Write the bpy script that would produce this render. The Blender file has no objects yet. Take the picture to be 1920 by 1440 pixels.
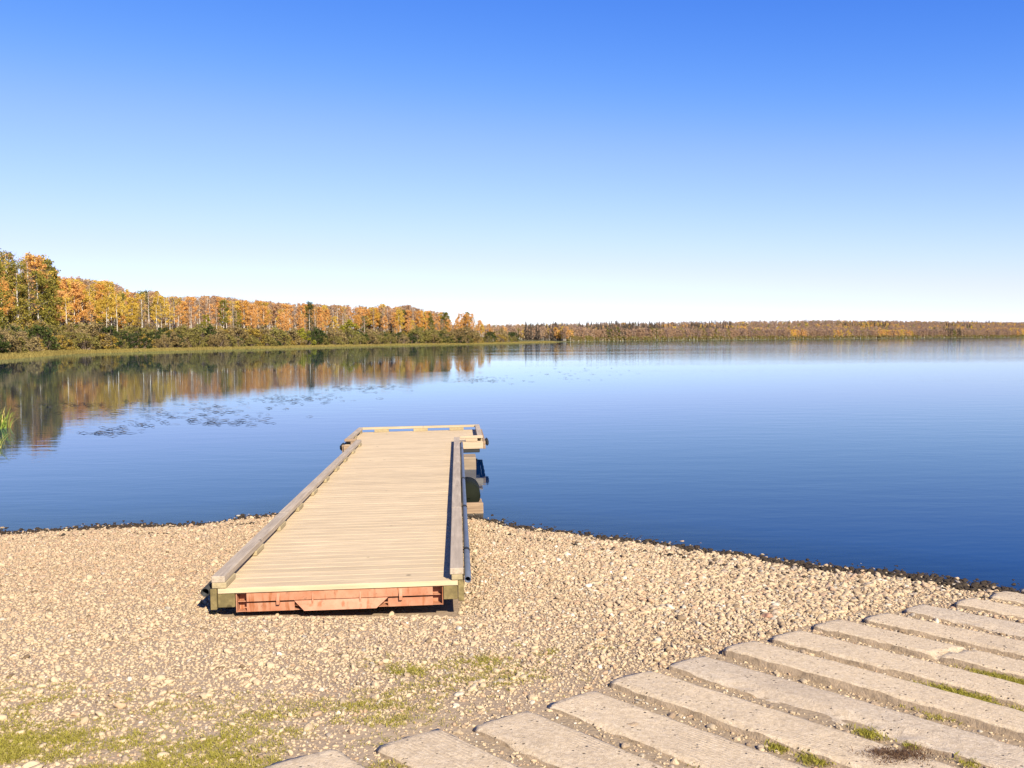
import bpy, bmesh, math, random
import numpy as np
from mathutils import Vector, Matrix, noise as mnoise

random.seed(7); RG = np.random.default_rng(11)
scene = bpy.context.scene
COL = scene.collection

# ------------------------------------------------------------------ camera, world, sun, exposure
FPX = 1700.0                       # focal length in pixels of the 1920 px wide photograph
HC = 2.3                           # lens height above the water (water surface is z = 0)
TH = math.atan(83 / 1700.0); RO = 0.007
cF = np.array([0, math.cos(TH), -math.sin(TH)]); r0 = np.array([1.0, 0, 0]); u0 = np.array([0, math.sin(TH), math.cos(TH)])
cU = u0 * math.cos(RO) + r0 * math.sin(RO); cR = r0 * math.cos(RO) - u0 * math.sin(RO); cC = np.array([0, 0, HC])
cam_d = bpy.data.cameras.new('camera'); cam = bpy.data.objects.new('camera', cam_d); COL.objects.link(cam)
cam_d.sensor_width = 36.0; cam_d.lens = 36.0 * FPX / 1920.0; cam_d.clip_start = 0.05; cam_d.clip_end = 20000
cam.matrix_world = Matrix(((cR[0], cU[0], -cF[0], 0), (cR[1], cU[1], -cF[1], 0), (cR[2], cU[2], -cF[2], HC), (0, 0, 0, 1)))
scene.camera = cam

SUN = Vector((0.45, -0.90, 0.70)).normalized()      # towards the sun: behind and to the right of the photographer
SUN_EL = math.asin(SUN.z); SUN_AZ = math.atan2(SUN.x, SUN.y)
world = bpy.data.worlds.new('World'); scene.world = world; world.use_nodes = True
wt = world.node_tree; wt.nodes.clear()
sky = wt.nodes.new('ShaderNodeTexSky'); sky.sky_type = 'NISHITA'; sky.sun_disc = False
sky.sun_elevation = SUN_EL; sky.sun_rotation = SUN_AZ; sky.altitude = 2500; sky.air_density = 1.0; sky.dust_density = 0.0; sky.ozone_density = 3.0
sc1 = wt.nodes.new('ShaderNodeVectorMath'); sc1.operation = 'SCALE'; sc1.inputs['Scale'].default_value = 0.1
cv = wt.nodes.new('ShaderNodeRGBCurve')              # the phone camera's contrast, the same for every part of the sky
for ch, pts_ in enumerate((((0, 0), (.06, .022), (.119, .095), (.219, .37), (.454, .79), (.62, .95), (.90, 1.3), (1, 1.35)), ((0, 0), (.11, .085), (.214, .285), (.382, .605), (.55, .82), (.703, .935), (.92, 1.2), (1, 1.3)), ((0, 0), (.2, .42), (.41, .93), (.66, 1.1), (.94, 1.4), (1, 1.45)))):
    c_ = cv.mapping.curves[ch]
    while len(c_.points) < len(pts_): c_.points.new(.5, .5)
    for p_, (a_, b_) in zip(c_.points, pts_): p_.location = (a_, b_ * .65); p_.handle_type = 'AUTO_CLAMPED'
cv.mapping.update()
sc2 = wt.nodes.new('ShaderNodeVectorMath'); sc2.operation = 'SCALE'; sc2.inputs['Scale'].default_value = 5.0 / .65
bg = wt.nodes.new('ShaderNodeBackground'); bg.inputs['Strength'].default_value = 0.1
wo = wt.nodes.new('ShaderNodeOutputWorld')
for a_, b_ in ((sky.outputs[0], sc1.inputs[0]), (sc1.outputs[0], cv.inputs['Color']), (cv.outputs[0], sc2.inputs[0]), (sc2.outputs[0], bg.inputs[0]), (bg.outputs[0], wo.inputs[0])): wt.links.new(a_, b_)
sl = bpy.data.lights.new('sun', 'SUN'); sl.energy = 4.9; sl.angle = math.radians(0.5); sl.color = (1.0, 0.915, 0.77)
so = bpy.data.objects.new('sun', sl); COL.objects.link(so); so.location = (20, -40, 30)
so.rotation_euler = (-SUN).to_track_quat('-Z', 'Y').to_euler()
vs = scene.view_settings; vs.view_transform = 'Standard'; vs.look = 'None'; vs.gamma = 1.0; vs.exposure = 1.0; vs.use_curve_mapping = False
scene.cycles.max_bounces = 6; scene.cycles.transparent_max_bounces = 12; scene.cycles.caustics_reflective = False; scene.cycles.caustics_refractive = False

def at(px, py, z=0.0):
    """photo pixel -> point on the horizontal plane z"""
    d = cF + cR * (px - 960) / FPX + cU * (720 - py) / FPX
    return cC + d * ((z - HC) / d[2])
def proj(p):
    v = np.asarray(p, float) - cC; k = v @ cF
    return 960 + FPX * (v @ cR) / k, 720 - FPX * (v @ cU) / k

# ------------------------------------------------------------------ node material helper
class Mat:
    def __init__(s, name, rough=0.8, spec=0.3):
        s.m = bpy.data.materials.new(name); s.m.use_nodes = True; s.t = s.m.node_tree; s.t.nodes.clear()
        s.out = s.n('ShaderNodeOutputMaterial'); s.b = s.n('ShaderNodeBsdfPrincipled')
        s.b.inputs['Roughness'].default_value = rough; s.b.inputs['Specular IOR Level'].default_value = spec
        s.l(s.b.outputs[0], s.out.inputs['Surface'])
    def n(s, ty, **kw):
        nd = s.t.nodes.new(ty)
        for k, v in kw.items(): setattr(nd, k, v)
        return nd
    def l(s, a, b): s.t.links.new(a, b)
    def coord(s, kind='Object'): return s.n('ShaderNodeTexCoord').outputs[kind]
    def rnd(s): return s.n('ShaderNodeObjectInfo').outputs['Random']
    def mapping(s, vec, scale=(1, 1, 1), loc=None):
        m = s.n('ShaderNodeMapping'); m.inputs['Scale'].default_value = scale; s.l(vec, m.inputs['Vector'])
        if loc is not None: s.l(loc, m.inputs['Location'])
        return m.outputs[0]
    def noise(s, vec, scale, detail=4, rough=0.55, out='Fac'):
        t = s.n('ShaderNodeTexNoise'); t.inputs['Scale'].default_value = scale; t.inputs['Detail'].default_value = detail; t.inputs['Roughness'].default_value = rough
        if vec is not None: s.l(vec, t.inputs['Vector'])
        return t.outputs[out]
    def vor(s, vec, scale, out='Distance', feature='F1'):
        t = s.n('ShaderNodeTexVoronoi', feature=feature); t.inputs['Scale'].default_value = scale
        if vec is not None: s.l(vec, t.inputs['Vector'])
        return t.outputs[out]
    def ramp(s, fac, stops):
        r = s.n('ShaderNodeValToRGB'); e = r.color_ramp.elements
        while len(e) < len(stops): e.new(0.5)
        for i, (p, c) in enumerate(stops):
            e[i].position = p; e[i].color = (c, c, c, 1) if isinstance(c, (int, float)) else (*c, 1)
        s.l(fac, r.inputs[0]); return r.outputs[0]
    def mix(s, fac, a, b, mode='MIX'):
        m = s.n('ShaderNodeMix', data_type='RGBA', blend_type=mode)
        for sock, v in ((m.inputs[0], fac), (m.inputs[6], a), (m.inputs[7], b)):
            if isinstance(v, (int, float)): sock.default_value = v
            elif isinstance(v, tuple): sock.default_value = (*v, 1)
            else: s.l(v, sock)
        return m.outputs[2]
    def math(s, op, a, b=0.0, clamp=False):
        m = s.n('ShaderNodeMath', operation=op, use_clamp=clamp)
        for i, v in enumerate((a, b)):
            if isinstance(v, (int, float)): m.inputs[i].default_value = v
            else: s.l(v, m.inputs[i])
        return m.outputs[0]
    def attr(s, name, kind='GEOMETRY', out='Fac'):
        a = s.n('ShaderNodeAttribute', attribute_name=name, attribute_type=kind); return a.outputs[out]
    def color(s, c):
        if isinstance(c, tuple): s.b.inputs['Base Color'].default_value = (*c, 1)
        else: s.l(c, s.b.inputs['Base Color'])
    def bump(s, h, strength=0.3, dist=0.01):
        b = s.n('ShaderNodeBump'); b.inputs['Strength'].default_value = strength; b.inputs['Distance'].default_value = dist
        s.l(h, b.inputs['Height']); s.l(b.outputs[0], s.b.inputs['Normal'])

# ------------------------------------------------------------------ mesh helpers
def mesh_np(name, V, Fq, mat, smooth=False):
    me = bpy.data.meshes.new(name); V = np.asarray(V, np.float32); Fq = np.asarray(Fq, np.int32); k = Fq.shape[1]
    me.vertices.add(len(V)); me.vertices.foreach_set('co', V.ravel())
    me.loops.add(Fq.size); me.loops.foreach_set('vertex_index', Fq.ravel())
    me.polygons.add(len(Fq)); me.polygons.foreach_set('loop_start', np.arange(0, Fq.size, k, dtype=np.int32))
    if smooth: me.polygons.foreach_set('use_smooth', np.ones(len(Fq), bool))
    me.update(calc_edges=True)
    if mat is not None: me.materials.append(mat)
    return me
def link(name, data, parent=None, loc=None, rot=None):
    o = bpy.data.objects.new(name, data); COL.objects.link(o)
    if parent is not None: o.parent = parent
    if loc is not None: o.location = loc
    if rot is not None: o.rotation_euler = rot
    return o
def tag(o, label=None, cat=None, group=None, kind=None):
    for k, v in (('label', label), ('category', cat), ('group', group), ('kind', kind)):
        if v: o[k] = v
    return o
def bm_mesh(bm, name, mat, smooth=False):
    bmesh.ops.recalc_face_normals(bm, faces=bm.faces)
    me = bpy.data.meshes.new(name); bm.to_mesh(me); bm.free()
    if smooth:
        for p in me.polygons: p.use_smooth = True
    if mat is not None: me.materials.append(mat)
    return me
def box_bm(bm, u, v, w, bev=0.004):
    b2 = bmesh.new(); bmesh.ops.create_cube(b2, size=1)
    for q in b2.verts: q.co = Vector(((v[0] + v[1]) / 2 + q.co.x * (v[1] - v[0]), (u[0] + u[1]) / 2 + q.co.y * (u[1] - u[0]), (w[0] + w[1]) / 2 + q.co.z * (w[1] - w[0])))
    if bev: bmesh.ops.bevel(b2, geom=b2.edges[:], offset=bev, segments=1, affect='EDGES')
    t = bpy.data.meshes.new('t'); b2.to_mesh(t); b2.free(); bm.from_mesh(t); bpy.data.meshes.remove(t)
def tube(path, radii, n=6, cap=True):
    P = np.asarray(path, float); V = []; Fq = []
    for i, p in enumerate(P):
        d = P[min(i + 1, len(P) - 1)] - P[max(i - 1, 0)]; d /= (np.linalg.norm(d) + 1e-9)
        a = np.cross(d, [0.31, 0.17, 0.93] if abs(d[2]) < 0.9 else [1, 0.1, 0]); a /= np.linalg.norm(a); b = np.cross(d, a)
        for k in range(n):
            g = 2 * math.pi * k / n; V.append(p + radii[i] * (math.cos(g) * a + math.sin(g) * b))
    for i in range(len(P) - 1):
        for k in range(n):
            Fq.append((i * n + k, i * n + (k + 1) % n, (i + 1) * n + (k + 1) % n, (i + 1) * n + k))
    return np.array(V), np.array(Fq)
def join_np(parts):
    Vs, Fs, o = [], [], 0
    for V, Fq in parts:
        Vs.append(V); Fs.append(np.asarray(Fq) + o); o += len(V)
    return np.concatenate(Vs), np.concatenate(Fs)

def scatter(name, pts, rot, scl, idx, protos, tone=None):
    """one object: real instanced geometry on the given points (geometry nodes)"""
    n = len(pts); me = bpy.data.meshes.new(name); me.vertices.add(n); me.vertices.foreach_set('co', np.asarray(pts, np.float32).ravel())
    def put(nm, ty, arr, key):
        a = me.attributes.new(nm, ty, 'POINT'); a.data.foreach_set(key, np.ascontiguousarray(arr).ravel())
    put('rot', 'FLOAT_VECTOR', np.asarray(rot, np.float32), 'vector')
    scl = np.asarray(scl, np.float32); scl = scl if scl.ndim == 2 else np.repeat(scl[:, None], 3, 1)
    put('scl', 'FLOAT_VECTOR', scl, 'vector'); put('idx', 'INT', np.asarray(idx, np.int32), 'value')
    put('tone', 'FLOAT', np.asarray(tone if tone is not None else RG.random(n), np.float32), 'value')
    pc = bpy.data.collections.new(name + '_pieces')
    for i, p in enumerate(protos):
        q = bpy.data.objects.new('%s_%02d' % (name, i), p); pc.objects.link(q)
    g = bpy.data.node_groups.new(name, 'GeometryNodeTree')
    g.interface.new_socket('Geometry', in_out='INPUT', socket_type='NodeSocketGeometry'); g.interface.new_socket('Geometry', in_out='OUTPUT', socket_type='NodeSocketGeometry')
    N = g.nodes.new; gi = N('NodeGroupInput'); go = N('NodeGroupOutput'); iop = N('GeometryNodeInstanceOnPoints'); ci = N('GeometryNodeCollectionInfo')
    ci.inputs['Collection'].default_value = pc; ci.inputs['Separate Children'].default_value = True; ci.inputs['Reset Children'].default_value = True
    def na(nm, ty):
        a = N('GeometryNodeInputNamedAttribute'); a.data_type = ty; a.inputs['Name'].default_value = nm
        return [o for o in a.outputs if o.enabled][0]
    e = N('FunctionNodeEulerToRotation'); L = g.links.new
    L(na('rot', 'FLOAT_VECTOR'), e.inputs[0]); L(e.outputs[0], iop.inputs['Rotation']); L(na('scl', 'FLOAT_VECTOR'), iop.inputs['Scale'])
    iop.inputs['Pick Instance'].default_value = True; L(na('idx', 'INT'), iop.inputs['Instance Index'])
    L(gi.outputs[0], iop.inputs['Points']); L(ci.outputs[0], iop.inputs['Instance']); L(iop.outputs[0], go.inputs[0])
    o = link(name, me); md = o.modifiers.new('scatter', 'NODES'); md.node_group = g
    return o

# smooth pseudo noise for numpy arrays
_ph = np.random.default_rng(3).random((24, 3))
def nz(x, y, sc, k0=0):
    s = 0
    for k in range(6):
        a, b, c = _ph[(k + k0) % 24]; an = a * 6.283; f = sc * (0.6 + 0.9 * b)
        s = s + np.sin((x * math.cos(an) + y * math.sin(an)) * f + c * 6.283 + 1.3 * np.sin((y * math.cos(an) - x * math.sin(an)) * f * 0.7 + b * 9))
    return s / 6.0

# ------------------------------------------------------------------ beach ground
SX = np.array([-60, -30, -17, -12, -9, -6.2, -5.05, -3.9, -3.56, -3.23, -2.0, -0.5, 0.25, 0.87, 2.45, 3.32, 3.95, 4.33, 7.0, 14, 40])
SY = np.array([80, 38, 22, 15, 12.0, 10.85, 11.2, 11.3, 11.7, 11.95, 12.0, 11.6, 10.95, 10.55, 9.42, 8.78, 8.42, 8.05, 6.1, 1.5, -18])
def ysh(x): return np.interp(x, SX, SY) + 0.06 * nz(x, x * 0, 3.5, 2)
def ground_z(x, y, rough=True):
    x = np.asarray(x, float); y = np.asarray(y, float); d = ysh(x) - y; dc = np.clip(d, 0, 22)
    z = np.where(d > 0, 0.04 * dc + 0.0012 * dc ** 2, np.maximum(0.07 * d, -1.6))
    if rough: z = z + 0.012 * nz(x, y, 2.2, 5) + 0.006 * nz(x, y, 7.0, 9)
    hu = (x + 2.25) * -math.sin(.0602) + (y - 6.80) * math.cos(.0602); hv = (x + 2.25) * math.cos(.0602) + (y - 6.80) * math.sin(.0602)
    return z - .05 * np.clip((hu + .22) / .2, 0, 1) * np.clip((4.2 - hu) / 1, 0, 1) * np.clip((hv + .2) / .2, 0, 1) * np.clip((2.05 - hv) / .2, 0, 1)
def atg(px, py, off=0.0):
    z = 0.2
    for _ in range(30):
        q = at(px, py, z); z = 0.5 * z + 0.5 * (float(ground_z(q[0], q[1], False)) + off)
    return q

def atgv(px, py):
    px = np.asarray(px, float); py = np.asarray(py, float); d = cF[None] + cR[None] * ((px - 960) / FPX)[:, None] + cU[None] * ((720 - py) / FPX)[:, None]; z = np.full(len(px), .2)
    for _ in range(14):
        q = cC[None] + d * ((z - HC) / d[:, 2])[:, None]; z = .35 * z + .65 * ground_z(q[:, 0], q[:, 1], False)
    return q
# boat ramp frame: a runs down the ramp, p runs along the planks
RA = np.array([0.739, 0.674]); RP = np.array([0.674, -0.739])
def ramp_ap(x, y): return x * RA[0] + y * RA[1], x * RP[0] + y * RP[1]
def ramp_xy(a, p): return a * RA[0] + p * RP[0], a * RA[1] + p * RP[1]
PITCH = 0.539; A0 = 2.317 + 0.195; PL0 = -3.50

def tensor(name, xs, ys, zf, mat, smooth=True):
    X, Y = np.meshgrid(xs, ys); Z = zf(X, Y); nx = len(xs); ny = len(ys)
    i = np.arange(nx - 1)[None, :] + nx * np.arange(ny - 1)[:, None]
    Fq = np.stack([i, i + 1, i + nx + 1, i + nx], -1).reshape(-1, 4)
    return mesh_np(name, np.stack([X, Y, Z], -1).reshape(-1, 3), Fq, mat, smooth), X, Y

m = Mat('beach_ground', 0.95, 0.15); co = m.coord()
n1 = m.noise(co, 1.6, 5, .6); n2 = m.noise(co, 30, 4, .7); vc = m.vor(co, 42, 'Color'); vd = m.vor(co, 42)
fine = m.attr('fine'); base = m.mix(m.ramp(n1, [(.35, 0.0), (.65, 1.0)]), m.mix(fine, (.19, .13, .078), (.33, .24, .155)), m.mix(fine, (.26, .185, .12), (.41, .305, .205)))  # darker base puts the shade in the gaps between pebbles into the colour
base = m.mix(.45, base, m.mix(m.ramp(n2, [(.3, 0.0), (.7, 1.0)]), (.14, .09, .05), (.36, .27, .18)))
dirt = m.attr('dirt'); base = m.mix(dirt, base, m.mix(n2, (.31, .225, .135), (.44, .34, .22)))
gapc = m.attr('gap'); base = m.mix(gapc, base, m.mix(n2, (.19, .135, .08), (.37, .28, .175)))
wet = m.attr('wet'); base = m.mix(wet, base, (.045, .033, .022))
m.color(base); m.bump(m.math('ADD', m.math('MULTIPLY', vd, -.8), n2), .45, .01)
MAT_BEACH = m.m
xs = np.concatenate([np.linspace(-60, -9, 26)[:-1], np.linspace(-9, 8, 260), np.linspace(8, 40, 17)[1:]])
ys = np.concatenate([np.linspace(-60, 2, 20)[:-1], np.linspace(2, 14, 220), np.linspace(14, 90, 24)[1:]])
me, X, Y = tensor('beach', xs, ys, ground_z, MAT_BEACH)
def dirt_f(X, Y):
    a, p = ramp_ap(X, Y); e = np.exp(-((p - PL0 + 0.16) / 0.22) ** 2) * np.clip((4.6 - a) / 1.8, 0, 1)
    gap = ((p > PL0) & (a > 0.5) & (a < 8.5)).astype(float)
    low = np.clip((5.4 - Y) / 1.2, 0, 1) * (0.16 + 0.35 * nz(X, Y, 3.0, 3))
    return np.clip(np.maximum(np.maximum(e * (0.5 + 0.5 * nz(X, Y, 5, 1)), gap * 0.5), low), 0, 1)
def wet_f(X, Y):
    d = ysh(X) - Y + 0.10 * nz(X, Y, 6, 4); return np.clip((0.16 - d) / 0.16, 0, 1)
aa_, pp_ = ramp_ap(X, Y)
for nm, arr in (('fine', np.clip(1 - (X + 2) / 5, 0, 1)), ('gap', np.clip((pp_ - PL0 - .05) / .15, 0, 1) * (aa_ < 8.6) * (.75 + .25 * nz(X, Y, 6, 2))), ('dirt', dirt_f(X, Y)), ('wet', wet_f(X, Y))):
    at_ = me.attributes.new(nm, 'FLOAT', 'POINT'); at_.data.foreach_set('value', arr.astype(np.float32).ravel())
tag(link('ground', me), kind='structure')

# ------------------------------------------------------------------ far land: one sheet behind a shoreline that runs from the left bank round the cape to the far bank
SHPX = [(-140, 690), (0, 674), (60, 670), (130, 664), (250, 660), (400, 656), (500, 654), (600, 651), (750, 648), (900, 645.5), (1000, 643), (1040, 642.2)]
shore = [(-13, 15.5), (-19, 26), (-31, 45), (-62, 100)] + [tuple(at(px, py)[:2]) for px, py in SHPX[1:]] + [(50, 790), (62, 880), (95, 1000), (250, 1190), (447, 1408), (720, 1640), (1040, 1882), (1500, 2230), (2600, 3000)]
shore = np.array(shore); LD = np.array([-0.9, 0.43])
seg = np.concatenate([[0], np.cumsum(np.linalg.norm(np.diff(shore, axis=0), axis=1))])
def shore_pt(s): return np.stack([np.interp(s, seg, shore[:, 0]), np.interp(s, seg, shore[:, 1])], -1)
def land_z(o, y):
    o = np.asarray(o, float)
    z = np.interp(o, [-6, 0, 2, 8, 25, 80, 250, 700, 1800], [-1.2, -.05, .25, .5, 1.0, 2.0, 3, 3, 3])
    hill = np.clip((np.asarray(y, float) - 1050) / 850, 0, 1.2) * 21 * np.interp(o, [30, 360, 700, 1800], [0, 1, .7, .6])
    return z + hill
m = Mat('shore_earth', .95, .1); co = m.coord(); n1 = m.noise(co, .15, 5); n2 = m.noise(co, 2.2, 4)
m.color(m.mix(m.ramp(n1, [(.35, 0.0), (.65, 1.0)]), m.mix(n2, (.07, .06, .025), (.16, .13, .05)), m.mix(n2, (.16, .15, .045), (.09, .10, .03))))
m.bump(n2, .5, .2); MAT_LAND = m.m
sv = np.unique(np.concatenate([np.linspace(0, 900, 150), np.linspace(900, seg[-1], 120)])); ov = np.array([-6, -2, 0, 1, 2, 4, 8, 14, 25, 45, 80, 140, 250, 400, 700, 1200, 1800.])
SP = shore_pt(sv); wob = 1.2 * nz(SP[:, 0], SP[:, 1], .12, 6)
P = SP[None] + (ov[:, None] + wob[None] * (ov[:, None] < 30))[..., None] * LD; Z = land_z(ov[:, None] + 0 * sv[None], P[..., 1])
nx = len(sv); i = np.arange(nx - 1)[None, :] + nx * np.arange(len(ov) - 1)[:, None]
Fq = np.stack([i, i + nx, i + nx + 1, i + 1], -1).reshape(-1, 4)
tag(link('terrain', mesh_np('terrain', np.concatenate([P, Z[..., None]], -1).reshape(-1, 3), Fq, MAT_LAND, True)), kind='structure')
m = Mat('lake_bed', .9, .1); m.color(m.mix(m.noise(m.coord(), .05), (.05, .045, .03), (.09, .075, .05)))
V = [(-9000, -9000, -1.9), (9000, -9000, -1.9), (9000, 9000, -1.9), (-9000, 9000, -1.9)]
tag(link('lake_bed', mesh_np('lake_bed', V, [(0, 1, 2, 3)], m.m)), kind='structure')

# ------------------------------------------------------------------ water
m = Mat('lake_water'); t = m.t; co = m.coord()
depth = m.attr('depth')
sepx = m.n('ShaderNodeSeparateXYZ'); m.l(co, sepx.inputs[0])
big = m.noise(m.mapping(co, (.006, .03, 1)), 1.0, 3, .6)                 # lanes of breeze
lane = m.ramp(big, [(.46, 0.07), (.64, .9)])
mr = m.n('ShaderNodeMapRange'); mr.inputs[1].default_value = 60; mr.inputs[2].default_value = 420; mr.inputs[3].default_value = 0; mr.inputs[4].default_value = 1
lee = m.n('ShaderNodeMath', operation='MULTIPLY_ADD'); m.l(sepx.outputs[0], lee.inputs[0]); lee.inputs[1].default_value = 3.2; m.l(sepx.outputs[1], lee.inputs[2]); m.l(lee.outputs[0], mr.inputs[0])
mr2 = m.n('ShaderNodeMapRange'); mr2.inputs[1].default_value = 50; mr2.inputs[2].default_value = 16; mr2.inputs[3].default_value = 0; mr2.inputs[4].default_value = 1; m.l(sepx.outputs[1], mr2.inputs[0])
lane = m.math('ADD', lane, m.math('ADD', m.math('MULTIPLY', mr.outputs[0], 1.0), m.math('MULTIPLY', mr2.outputs[0], .5)))
r1 = m.noise(m.mapping(co, (.55, 1.5, 1)), 1.0, 3, .55); r2 = m.noise(m.mapping(co, (3.0, 7.0, 1)), 1.0, 2, .5)
hgt = m.math('ADD', m.math('MULTIPLY', r1, .9), m.math('MULTIPLY', r2, .22))
bp = m.n('ShaderNodeBump'); bp.inputs['Distance'].default_value = .02; m.l(m.math('MULTIPLY', lane, .36), bp.inputs['Strength']); m.l(hgt, bp.inputs['Height'])
fr = m.n('ShaderNodeFresnel'); fr.inputs['IOR'].default_value = 1.33; m.l(bp.outputs[0], fr.inputs['Normal'])
gl = m.n('ShaderNodeBsdfGlossy'); gl.inputs['Roughness'].default_value = .025; gl.inputs['Color'].default_value = (.76, .90, 1, 1); m.l(bp.outputs[0], gl.inputs['Normal'])
tr = m.n('ShaderNodeBsdfTransparent'); tr.inputs['Color'].default_value = (.62, .72, .86, 1)
df = m.n('ShaderNodeBsdfDiffuse'); df.inputs['Color'].default_value = (.0008, .013, .058, 1)
mx = m.n('ShaderNodeMixShader'); m.l(m.ramp(depth, [(0.0, .12), (.13, 1.0)]), mx.inputs[0]); m.l(tr.outputs[0], mx.inputs[1]); m.l(df.outputs[0], mx.inputs[2])
mf = m.n('ShaderNodeMixShader'); m.l(fr.outputs[0], mf.inputs[0]); m.l(mx.outputs[0], mf.inputs[1]); m.l(gl.outputs[0], mf.inputs[2])
m.l(mf.outputs[0], m.out.inputs['Surface']); t.nodes.remove(m.b); MAT_WATER = m.m
xs = np.concatenate([-np.geomspace(9000, 14, 26)[:-1], np.linspace(-14, 14, 180), np.geomspace(14, 9000, 26)[1:]])
ys = np.concatenate([np.linspace(-300, 5, 12)[:-1], np.linspace(5, 15, 110), np.geomspace(15, 9000, 34)[1:]])
me, X, Y = tensor('water', xs, ys, lambda X, Y: X * 0, MAT_WATER, False)
a_ = me.attributes.new('depth', 'FLOAT', 'POINT'); a_.data.foreach_set('value', np.clip(-ground_z(X, Y), 0, 3).astype(np.float32).ravel())
tag(link('water', me), kind='structure')

# ------------------------------------------------------------------ boat ramp planks
def concrete(name, tint):
    m = Mat(name, .92, .2); r = m.rnd(); co = m.mapping(m.coord(), (1, 1, 1), None)
    cmb = m.n('ShaderNodeCombineXYZ'); m.l(m.math('MULTIPLY', r, 37.0), cmb.inputs[0]); m.l(m.math('MULTIPLY', r, 91.0), cmb.inputs[1])
    co = m.mapping(m.coord(), (1, 1, 1), cmb.outputs[0])
    n1 = m.noise(co, 2.2, 5, .65); n2 = m.noise(co, 26, 4, .7); n3 = m.noise(co, 140, 3, .6)
    c = m.mix(m.ramp(n1, [(.3, 0.0), (.7, 1.0)]), tuple(v * .82 for v in tint), tint)
    c = m.mix(m.ramp(n2, [(.3, .5), (.5, 0.0)]), c, (.26, .19, .125))
    ag = m.vor(co, 62, 'Color'); sepc = m.n('ShaderNodeSeparateColor'); m.l(ag, sepc.inputs[0]); c = m.mix(.30, c, m.ramp(sepc.outputs[0], [(0, (.30, .22, .15)), (.5, (.55, .42, .29)), (1, (.72, .60, .46))]))
    pit = m.ramp(m.vor(co, 27), [(.13, 1.0), (.22, 0.0)]); keep = m.ramp(m.noise(co, 9, 3), [(.50, 0.0), (.58, 1.0)]); pit = m.math('MULTIPLY', pit, keep)
    c = m.mix(pit, c, (.10, .07, .045)); big_ = m.noise(co, .9, 3, .6); c = m.mix(m.ramp(big_, [(.52, 0.0), (.75, .4)]), c, (.36, .27, .18))
    wv = m.n('ShaderNodeTexWave', wave_type='BANDS', bands_direction='Y'); wv.inputs['Scale'].default_value = 13; wv.inputs['Distortion'].default_value = 1.5; wv.inputs['Detail'].default_value = 2; m.l(co, wv.inputs[0])
    rk = m.math('MULTIPLY', m.ramp(m.noise(co, 1.1, 2), [(.5, 0.0), (.62, .6)]), wv.outputs[1])
    c = m.mix(m.math('MULTIPLY', m.ramp(n3, [(.35, .5), (.6, 0.0)]), .5), c, (.20, .16, .12))
    m.color(c); h = m.math('ADD', m.math('ADD', m.math('MULTIPLY', n2, .6), m.math('MULTIPLY', n3, .35)), m.math('SUBTRACT', m.math('MULTIPLY', rk, .5), pit))
    m.bump(h, .9, .011); return m.m
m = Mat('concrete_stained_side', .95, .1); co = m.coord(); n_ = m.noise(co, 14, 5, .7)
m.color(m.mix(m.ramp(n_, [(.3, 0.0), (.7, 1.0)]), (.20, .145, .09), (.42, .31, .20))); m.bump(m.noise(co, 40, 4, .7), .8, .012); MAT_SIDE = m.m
MAT_CON = [concrete('concrete_tan', (.64, .495, .305)), concrete('concrete_grey', (.55, .44, .295))]
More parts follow.
